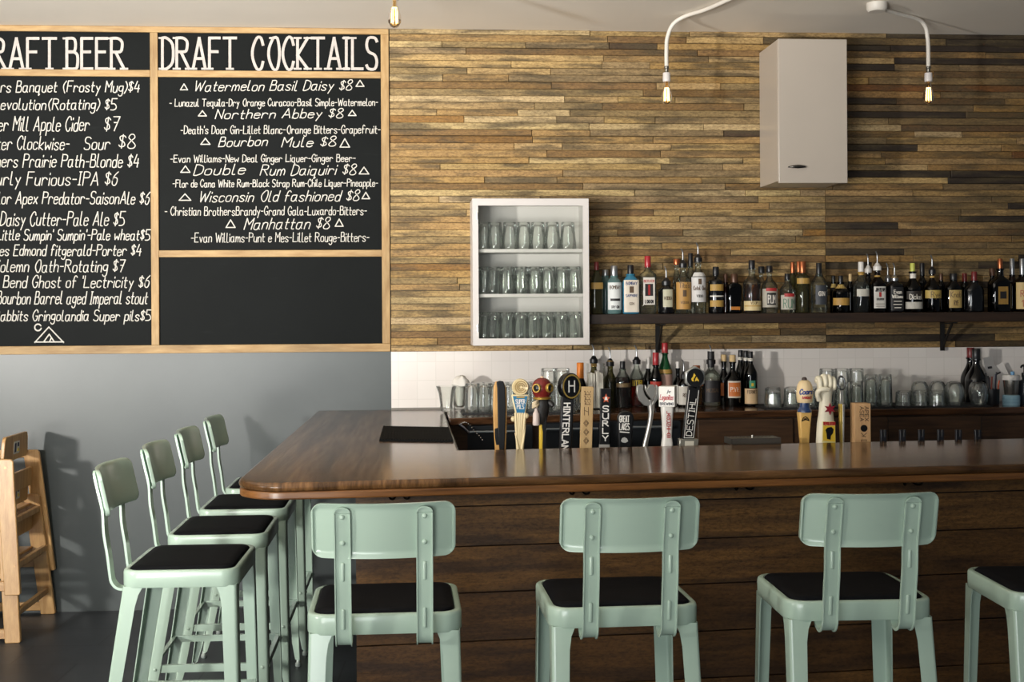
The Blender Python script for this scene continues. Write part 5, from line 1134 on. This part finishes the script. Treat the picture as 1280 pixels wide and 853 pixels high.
k = Tap(781.5, 'short black round-topped tap handle with white block lettering')
out = [(773, 567), (772, 530)] + [(782 - 10 * cos(pi * i / 10), 523 - 9 * sin(pi * i / 10)) for i in range(11)] + [(791, 530), (788.5, 567)]
bd = k.slab(out, -0.016, 0.012, paint((13, 14, 16), 0.38, spec=0.3), 'body', bevel=0.005, seg=3)
k.text('GREAT', 773.8, 785.8, 527.5, 7.8, WHT, 0.0126, 1.05, parent=bd); k.text('LAKES', 773.8, 785.8, 537.2, 7.8, WHT, 0.0126, 1.05, parent=bd)
k.slab([(774, 540.4), (774, 539), (786, 540), (786, 541.4)], 0.012, 0.0126, WHT, 'underline', bd, bevel=0)
k.slab([(775.5, 551), (777, 547.5), (780, 546.5), (783, 548), (784.5, 551.5), (781, 553.5), (777.5, 553)], 0.012, 0.0126, paint((172, 172, 168), 0.5), 'emblem', bd, bevel=0)

k = Tap(810, 'brushed silver tap handle with three lobed head on a curved stem')
SIL = paint((168, 166, 160), 0.34, 0.75)
for o_, d_ in (([(811, 508), (805, 507), (798, 500), (795.3, 491), (796, 483), (799.5, 480.8), (804, 481), (803.4, 487), (806, 494), (813, 503)], 0.004), ([(806, 481), (808, 486.5), (811, 481), (816.5, 480.8), (818.5, 485), (818, 493), (815.5, 501.5), (808.5, 493), (805.6, 487)], 0.009), ([(819.5, 481), (823.2, 484), (824, 491), (821.6, 499), (817, 506), (812.5, 508), (815.8, 502), (819.6, 492)], 0.004)):
    k.slab(o_, -0.012, 0.006 + d_, SIL, 'head_lobe', bevel=0.002)
mb = MB(); pth = catmull([k.P(806, 567), k.P(806.5, 556), k.P(810, 540), k.P(813, 525), k.P(814, 512), k.P(812.5, 500)], 5); n = len(pth)
mb.loft([[(p[0] + (0.0125 if i < 4 else 0.0125 - 0.003 * sin(pi * i / n) + 0.006 * max(0, (i - n * 0.7) / n / 0.3)) * cos(a), p[1] + 0.010 * sin(a), p[2]) for a in [2 * pi * j / 14 for j in range(14)]] for i, p in enumerate(pth)]).build('stem', SIL, k.t, smooth=60)

k = Tap(834.5, 'white tap handle with square block head and red vertical lettering')
q = Matrix.Translation(Vector(k.P(834.8, 495.3))) @ Matrix.Rotation(radians(-20), 4, 'Z')
hd = MB().box(-0.031, 0.031, -0.031, 0.031, -0.0405, 0.0395).move(q).build('block_head', WHT, k.t, bevel=0.002)
f1 = lambda u, v, k_=0: (u, -0.0315 - 0.00004 * (k_ % 20), v)
mb = MB(); letters(mb, 'Lagunitas', -0.027, 0.024, -0.012, 0.020, 0.0026, f1, 0.2); mb.move(q).build('lettering', RED, hd, smooth=0)
mb = MB(); letters(mb, 'BREWING', -0.026, 0.026, -0.033, 0.009, 0.0022, f1)
for pts in ([(0.002, 0.012), (0.006, 0.026), (0.012, 0.014)], [(0.004, 0.018), (0.016, 0.02)]): ribbon(mb, pts, 0.003, f1)
mb.move(q).build('lettering', paint((60, 60, 66), 0.5), hd, smooth=0)
cz = k.P(834, 534)
rings = []
for py, hw in ((568, 6.6), (558, 6.9), (553, 6.6), (546, 5.6), (530, 6.2), (515, 7.2), (508, 7.6), (506, 7.4)):
    p = k.P(833.8, py); w_ = hw / k.s; rings.append([(p[0] + a * w_, b_ * w_ * 0.9, p[2]) for a, b_ in rrect(2, 2, 0.5, 4)])
bd = MB().loft(rings).build('body', paint((228, 225, 218), 0.3), k.t, smooth=50)
for i, ch in enumerate('LAGUNITAS'): k.text(ch, 832.2, 836.6, 516.6 + i * 3.75, 2.9, RED, 0.0215, 0.8, parent=bd)

k = Tap(860, 'leaning black tap handle with six sided head and yellow flame', base=558)
lo, hi = 860.0, 868.0
bd = k.slab([(852.5, 549), (860.5, 482), (874.5, 482), (867.5, 549)], -0.010, 0.010, BLK, 'slat', bevel=0.002)
mb = MB(); fn = lambda u, v, k_=0: k.P(u, -v, 0.0105 + 0.00003 * (k_ % 20))
for q in (((854.4, 547.4), (860.9, 488)), ((866, 547.4), (872.6, 488)), ((854.4, 547.2), (866, 547.2))): ribbon(mb, [(a, -b_) for a, b_ in q], 0.7, fn)
mb.build('border_line', WHT, bd, smooth=0)
gl2, adv = glyphs('DESTIHL'); mb = MB()
for ch, pts in gl2: ribbon(mb, [(863.4 - p[1] / 9 * 7.0 + (p[0] / adv) * 5.6 + 0.3, -(544 - p[0] / adv * 46) + p[1] / 9 * 0.8 - 0.8) for p in pts], 0.95, fn)
mb.build('lettering', WHT, bd, smooth=0)
c_ = k.P(868.3, 472.3)
hx_ = lambda r_, d0, d1, n_=6: MB().prism([(r_ * cos(pi / 6 + 2 * pi * i / n_), r_ * 1.08 * sin(pi / 6 + 2 * pi * i / n_)) for i in range(n_)], lambda a, b_: (c_[0] + a, -d0, c_[2] + b_), lambda a, b_: (c_[0] + a, -d1, c_[2] + b_))
hd = hx_(0.044, -0.014, 0.010).build('head_rim', paint((172, 174, 170), 0.3, 0.7), k.t, bevel=0.004)
hx_(0.034, 0.010, 0.0135, 24).build('head_disc', BLK, hd, smooth=30)
mb = MB()
for fl in ([(-0.013, -0.014), (-0.017, -0.004), (-0.010, 0.004), (-0.006, 0.018), (0.001, 0.010), (-0.003, 0.002), (-0.008, -0.006), (-0.006, -0.014)], [(-0.002, -0.014), (0.0, -0.004), (0.005, 0.004), (0.009, -0.004), (0.013, -0.009), (0.012, -0.015), (0.006, -0.010)]):
    mb.prism(fl, lambda a, b_: (c_[0] + a, -0.0135, c_[2] + b_), lambda a, b_: (c_[0] + a, -0.0145, c_[2] + b_))
mb.build('flame_emblem', YEL, hd, smooth=0)
ft = k.slab([(847.8, 559), (848.3, 548.5), (872, 548.5), (871.3, 559)], -0.02, 0.02, paint((150, 148, 138), 0.25, 0.5), 'foot_block', bevel=0.003)
k.slab([(854.5, 556.8), (854.7, 551), (866, 551), (865.8, 556.8)], 0.02, 0.0206, paint((206, 200, 184), 0.5), 'foot_plate', ft, bevel=0)

k = Tap(1005.5, 'yellow tapered tap handle topped by a cream barrel with blue script lettering', base=556)
def ringpx(px, py, hw, sq=0.5, dep=0.8):
    p = k.P(px, py); w_ = hw / k.s; return [(p[0] + a * w_, b_ * w_ * dep, p[2]) for a, b_ in rrect(2, 2, sq, 5)]
MB().loft([ringpx(1005.3, py, hw, 0.3) for py, hw in ((560, 5.0), (553, 5.2), (530, 6.8), (516.5, 8.0), (515, 7.6))]).build('body', paint((222, 178, 102), 0.4), k.t, smooth=40)
mb = MB(); em = lambda u, v, k_=0: k.P(u, -v, 0.0205 + 0.00003 * (k_ % 20))
for q in ([(1000.5, 526), (1002, 522), (1005, 520.5), (1007.5, 522.5), (1009, 525.5)], [(1000.5, 526), (1005, 524), (1009, 525.5)], [(1003, 523.5), (1006, 523)]): ribbon(mb, [(a, -b_) for a, b_ in q], 1.2, em)
mb.build('emblem', BLK, k.t, smooth=0)
MB().loft([ringpx(1005.7, py, hw, 0.98, 1.0) for py, hw in ((515.5, 8.6), (512.5, 8.8), (511, 7.4), (508, 6.2), (503, 5.8), (502, 5.8))]).build('blue_cup', paint((38, 62, 104), 0.25, coat=0.4), k.t, smooth=50)
br_ = MB().loft([ringpx(1005.8, py, hw, 0.98, 1.0) for py, hw in ((503.4, 8.6), (502, 9.4), (495, 10.2), (488, 10.0), (482, 9.0), (477.5, 7.0), (475.6, 4.2), (475.2, 1.0))]).build('barrel', paint((228, 202, 156), 0.45), k.t, smooth=60)
MB().loft([ringpx(1005.4, py, hw, 0.9, 1.0) for py, hw in ((476.4, 2.6), (474.6, 3.4), (472.6, 2.8), (471.6, 1.4))]).build('top_knob', paint((70, 58, 54), 0.4), br_, smooth=60)
rb_ = 10.1 / k.s
def bf(u, v, k_=0):
    p = k.P(1005.8, -v); a = -pi / 2 + (u - 1005.8) / k.s / rb_; rr = rb_ + 0.0012 + 0.00004 * (k_ % 20); return (p[0] + rr * cos(a), rr * sin(a), p[2])
mb = MB(); letters(mb, 'Coors', 996.2, 1013.2, -492.6, 6.0, 1.5, bf, 0.25, rise=0.8); mb.build('lettering', paint((44, 62, 120), 0.4), br_, smooth=0)
mb = MB(); letters(mb, 'BANQUET', 1000, 1012, -498, 2.6, 0.8, bf); mb.build('lettering', RED, br_, smooth=0)

k = Tap(1031, 'ivory raised fist tap handle with dark red star and yellow label', base=556)
def e_ring(px, py, hw, dep, n=22):
    p = k.P(px, py); w_ = hw / k.s; return [(p[0] + w_ * cos(a), dep * sin(a), p[2]) for a in [2 * pi * i / n for i in range(n)]]
MB().loft([e_ring(*q) for q in ((1031, 560, 11.2, 0.026), (1031.4, 550, 11.5, 0.026), (1032, 530, 11.0, 0.024), (1032.2, 515, 9.0, 0.022), (1031.8, 503, 7.6, 0.021), (1031.4, 495, 8.4, 0.021), (1031.2, 488, 10.0, 0.021), (1031, 480, 10.4, 0.020), (1031, 473, 9.6, 0.017), (1031, 470, 6.5, 0.010))]).build('arm_and_palm', IVORY, k.t, smooth=70)
for i, (fx, tp, rr) in enumerate(((1022.6, 469.5, 3.6), (1029.2, 467.2, 3.5), (1035.2, 468, 3.3), (1040.4, 470.6, 2.9))):   # four fingers folded over the palm
    r_ = rr / k.s
    MB().tube(catmull([k.P(fx, tp + 9, -0.012), k.P(fx, tp + rr + 0.6, -0.006), k.P(fx, tp + rr, 0.012), k.P(fx, tp + rr + 3.5, 0.024), k.P(fx + 0.2, tp + rr + 9, 0.026), k.P(fx + 0.3, tp + rr + 12.5, 0.018)], 4), r_, 12, r_ * 0.84).build('finger', IVORY, k.t, smooth=70)
MB().tube(catmull([k.P(1023, 500, 0.010), k.P(1019.8, 492, 0.022), k.P(1021.5, 487, 0.034), k.P(1027, 485.8, 0.040), k.P(1032, 486.6, 0.038)], 5), 3.6 / k.s, 12, 2.7 / k.s).build('thumb', IVORY, k.t, smooth=70)
st = []
for i in range(12):
    r_ = 7.6 if i % 2 == 0 else 3.4; a = pi / 2 + pi * i / 6; st.append((1035 + r_ * cos(a), 511 - r_ * sin(a)))
k.slab(st, 0.014, 0.026, paint((132, 26, 40), 0.4), 'star', bevel=0.001)
lb3 = k.slab([(1025.2, 552.5), (1025.8, 526.5), (1041, 526.5), (1041.6, 554)], 0.018, 0.0285, paint((214, 200, 140), 0.5), 'label', bevel=0.001)
k.slab([(1025.8, 550), (1026, 531.5), (1040.6, 531.5), (1040.9, 551.6)], 0.0285, 0.0290, YEL, 'yellow_field', lb3, bevel=0)
k.text('REVOLUTION', 1026.4, 1040.6, 530.6, 3.4, RED, 0.0295, 0.95, parent=lb3)
k.slab([(1030.6, 548), (1030, 541), (1028.6, 537), (1031, 534), (1036, 533), (1039, 536), (1038, 541), (1035.6, 544), (1035, 549)], 0.029, 0.0296, BLK, 'dark_emblem', lb3, bevel=0)

k = Tap(1051.8, 'very slim silver tap handle with an open ring at the top', base=557)
mb = MB(); c_ = k.P(1051.6, 479)
mb.tube([(c_[0] + 4.2 / k.s * cos(a), 0.004 * sin(a), c_[2] + 8.2 / k.s * sin(a)) for a in [2 * pi * i / 28 for i in range(29)]], 0.0042, 10); rg = mb.build('ring', paint((120, 122, 124), 0.25, 0.85), k.t, smooth=60)
k.slab([(1049.2, 506), (1049.6, 488), (1053.6, 488), (1054, 506)], -0.006, 0.006, paint((178, 176, 168), 0.3, 0.6), 'neck', bevel=0.002)
k.slab([(1051, 562), (1048.6, 505), (1052.2, 505), (1052.6, 562)], -0.010, 0.010, paint((196, 166, 78), 0.4), 'yellow_blade', bevel=0.002)
k.slab([(1052.6, 562), (1052.2, 505), (1055.4, 505), (1054.2, 562)], -0.010, 0.010, SIL, 'silver_blade', bevel=0.002)

k = Tap(1076, 'pale square wooden block tap handle with a black dot, rightmost of the tall handles', base=557)
bd = k.slab([(1066.2, 562), (1066, 504), (1085.8, 504), (1086.2, 562)], -0.03, 0.022, wood('tap_block_wood', (178, 136, 92), (212, 172, 124), grain=(20, 20, 3), rough=0.55, bmp=0.05, knots=0.1), 'block', bevel=0.002)
DBR = paint((74, 54, 38), 0.6)
k.text('APEX', 508, 526, 1078.5, 4.6, DBR, 0.0226, 0.75, 'down', bd); k.text('ASEA', 508, 526, 1072.4, 4.6, DBR, 0.0226, 0.75, 'down', bd)
mb = MB().prism(disc(4.3, 24, 1077.4, 535), lambda a, b_: k.P(a, b_, 0.0222), lambda a, b_: k.P(a, b_, 0.0232)); mb.build('black_dot', BLK, bd, smooth=0)
mb = MB(); fn = lambda u, v, k_=0: k.P(u, -v, 0.0226 + 0.00003 * (k_ % 20))
for q in ([(1074, 541), (1077, 544), (1080.5, 541)], [(1075, 544.5), (1079.5, 545.5)], [(1074, 549.5), (1081, 549.5), (1081, 552), (1074, 552), (1074, 549.5)]): ribbon(mb, [(a, -b_) for a, b_ in q], 0.9, fn)
mb.build('small_marks', DBR, bd, smooth=0)

for px in (1104, 1128, 1151.5, 1175.5, 1198, 1222):
    k = Tap(px, 'small bare black tap lever right of the pale wooden block handle', base=555, group='bare black tap levers at the right of the bar')
    k.slab([(px - 3.4, 560), (px - 3.8, 537.5), (px - 0.7, 537.5), (px - 0.5, 546), (px + 0.7, 546), (px + 0.9, 537.5), (px + 3.8, 537.5), (px + 3.4, 560)], -0.007, 0.007, paint((24, 26, 32), 0.4), 'fork', bevel=0.002)

# small metal opener on a chain hanging on the dark cooler at the counter corner
p = aty(586, 536, 5.775)
t = thing('bottle_opener', tuple(p), 'small shiny metal opener with bead chain hanging in the dark gap at the counter corner', 'bottle opener')
MB().tube(catmull([(-0.045, -0.008, 0.02), (-0.02, -0.010, 0.0), (0.0, -0.010, -0.02)], 5), 0.009, 10, 0.006).build('handle', paint((168, 168, 180), 0.2, 0.9), t, smooth=60)
mb = MB(); m_ = 14
for i in range(m_):
    f = i / (m_ - 1); mb.lathe([(0.0005, -0.004), (0.003, -0.0025), (0.0042, 0), (0.003, 0.0025), (0.0005, 0.004)], (-0.045 + 0.11 * f, -0.009, 0.02 + 0.016 * sin(pi * min(1, f * 1.6)) - 0.075 * f * f), 8)
mb.build('bead_chain', paint((190, 188, 182), 0.2, 0.9), t, smooth=60)
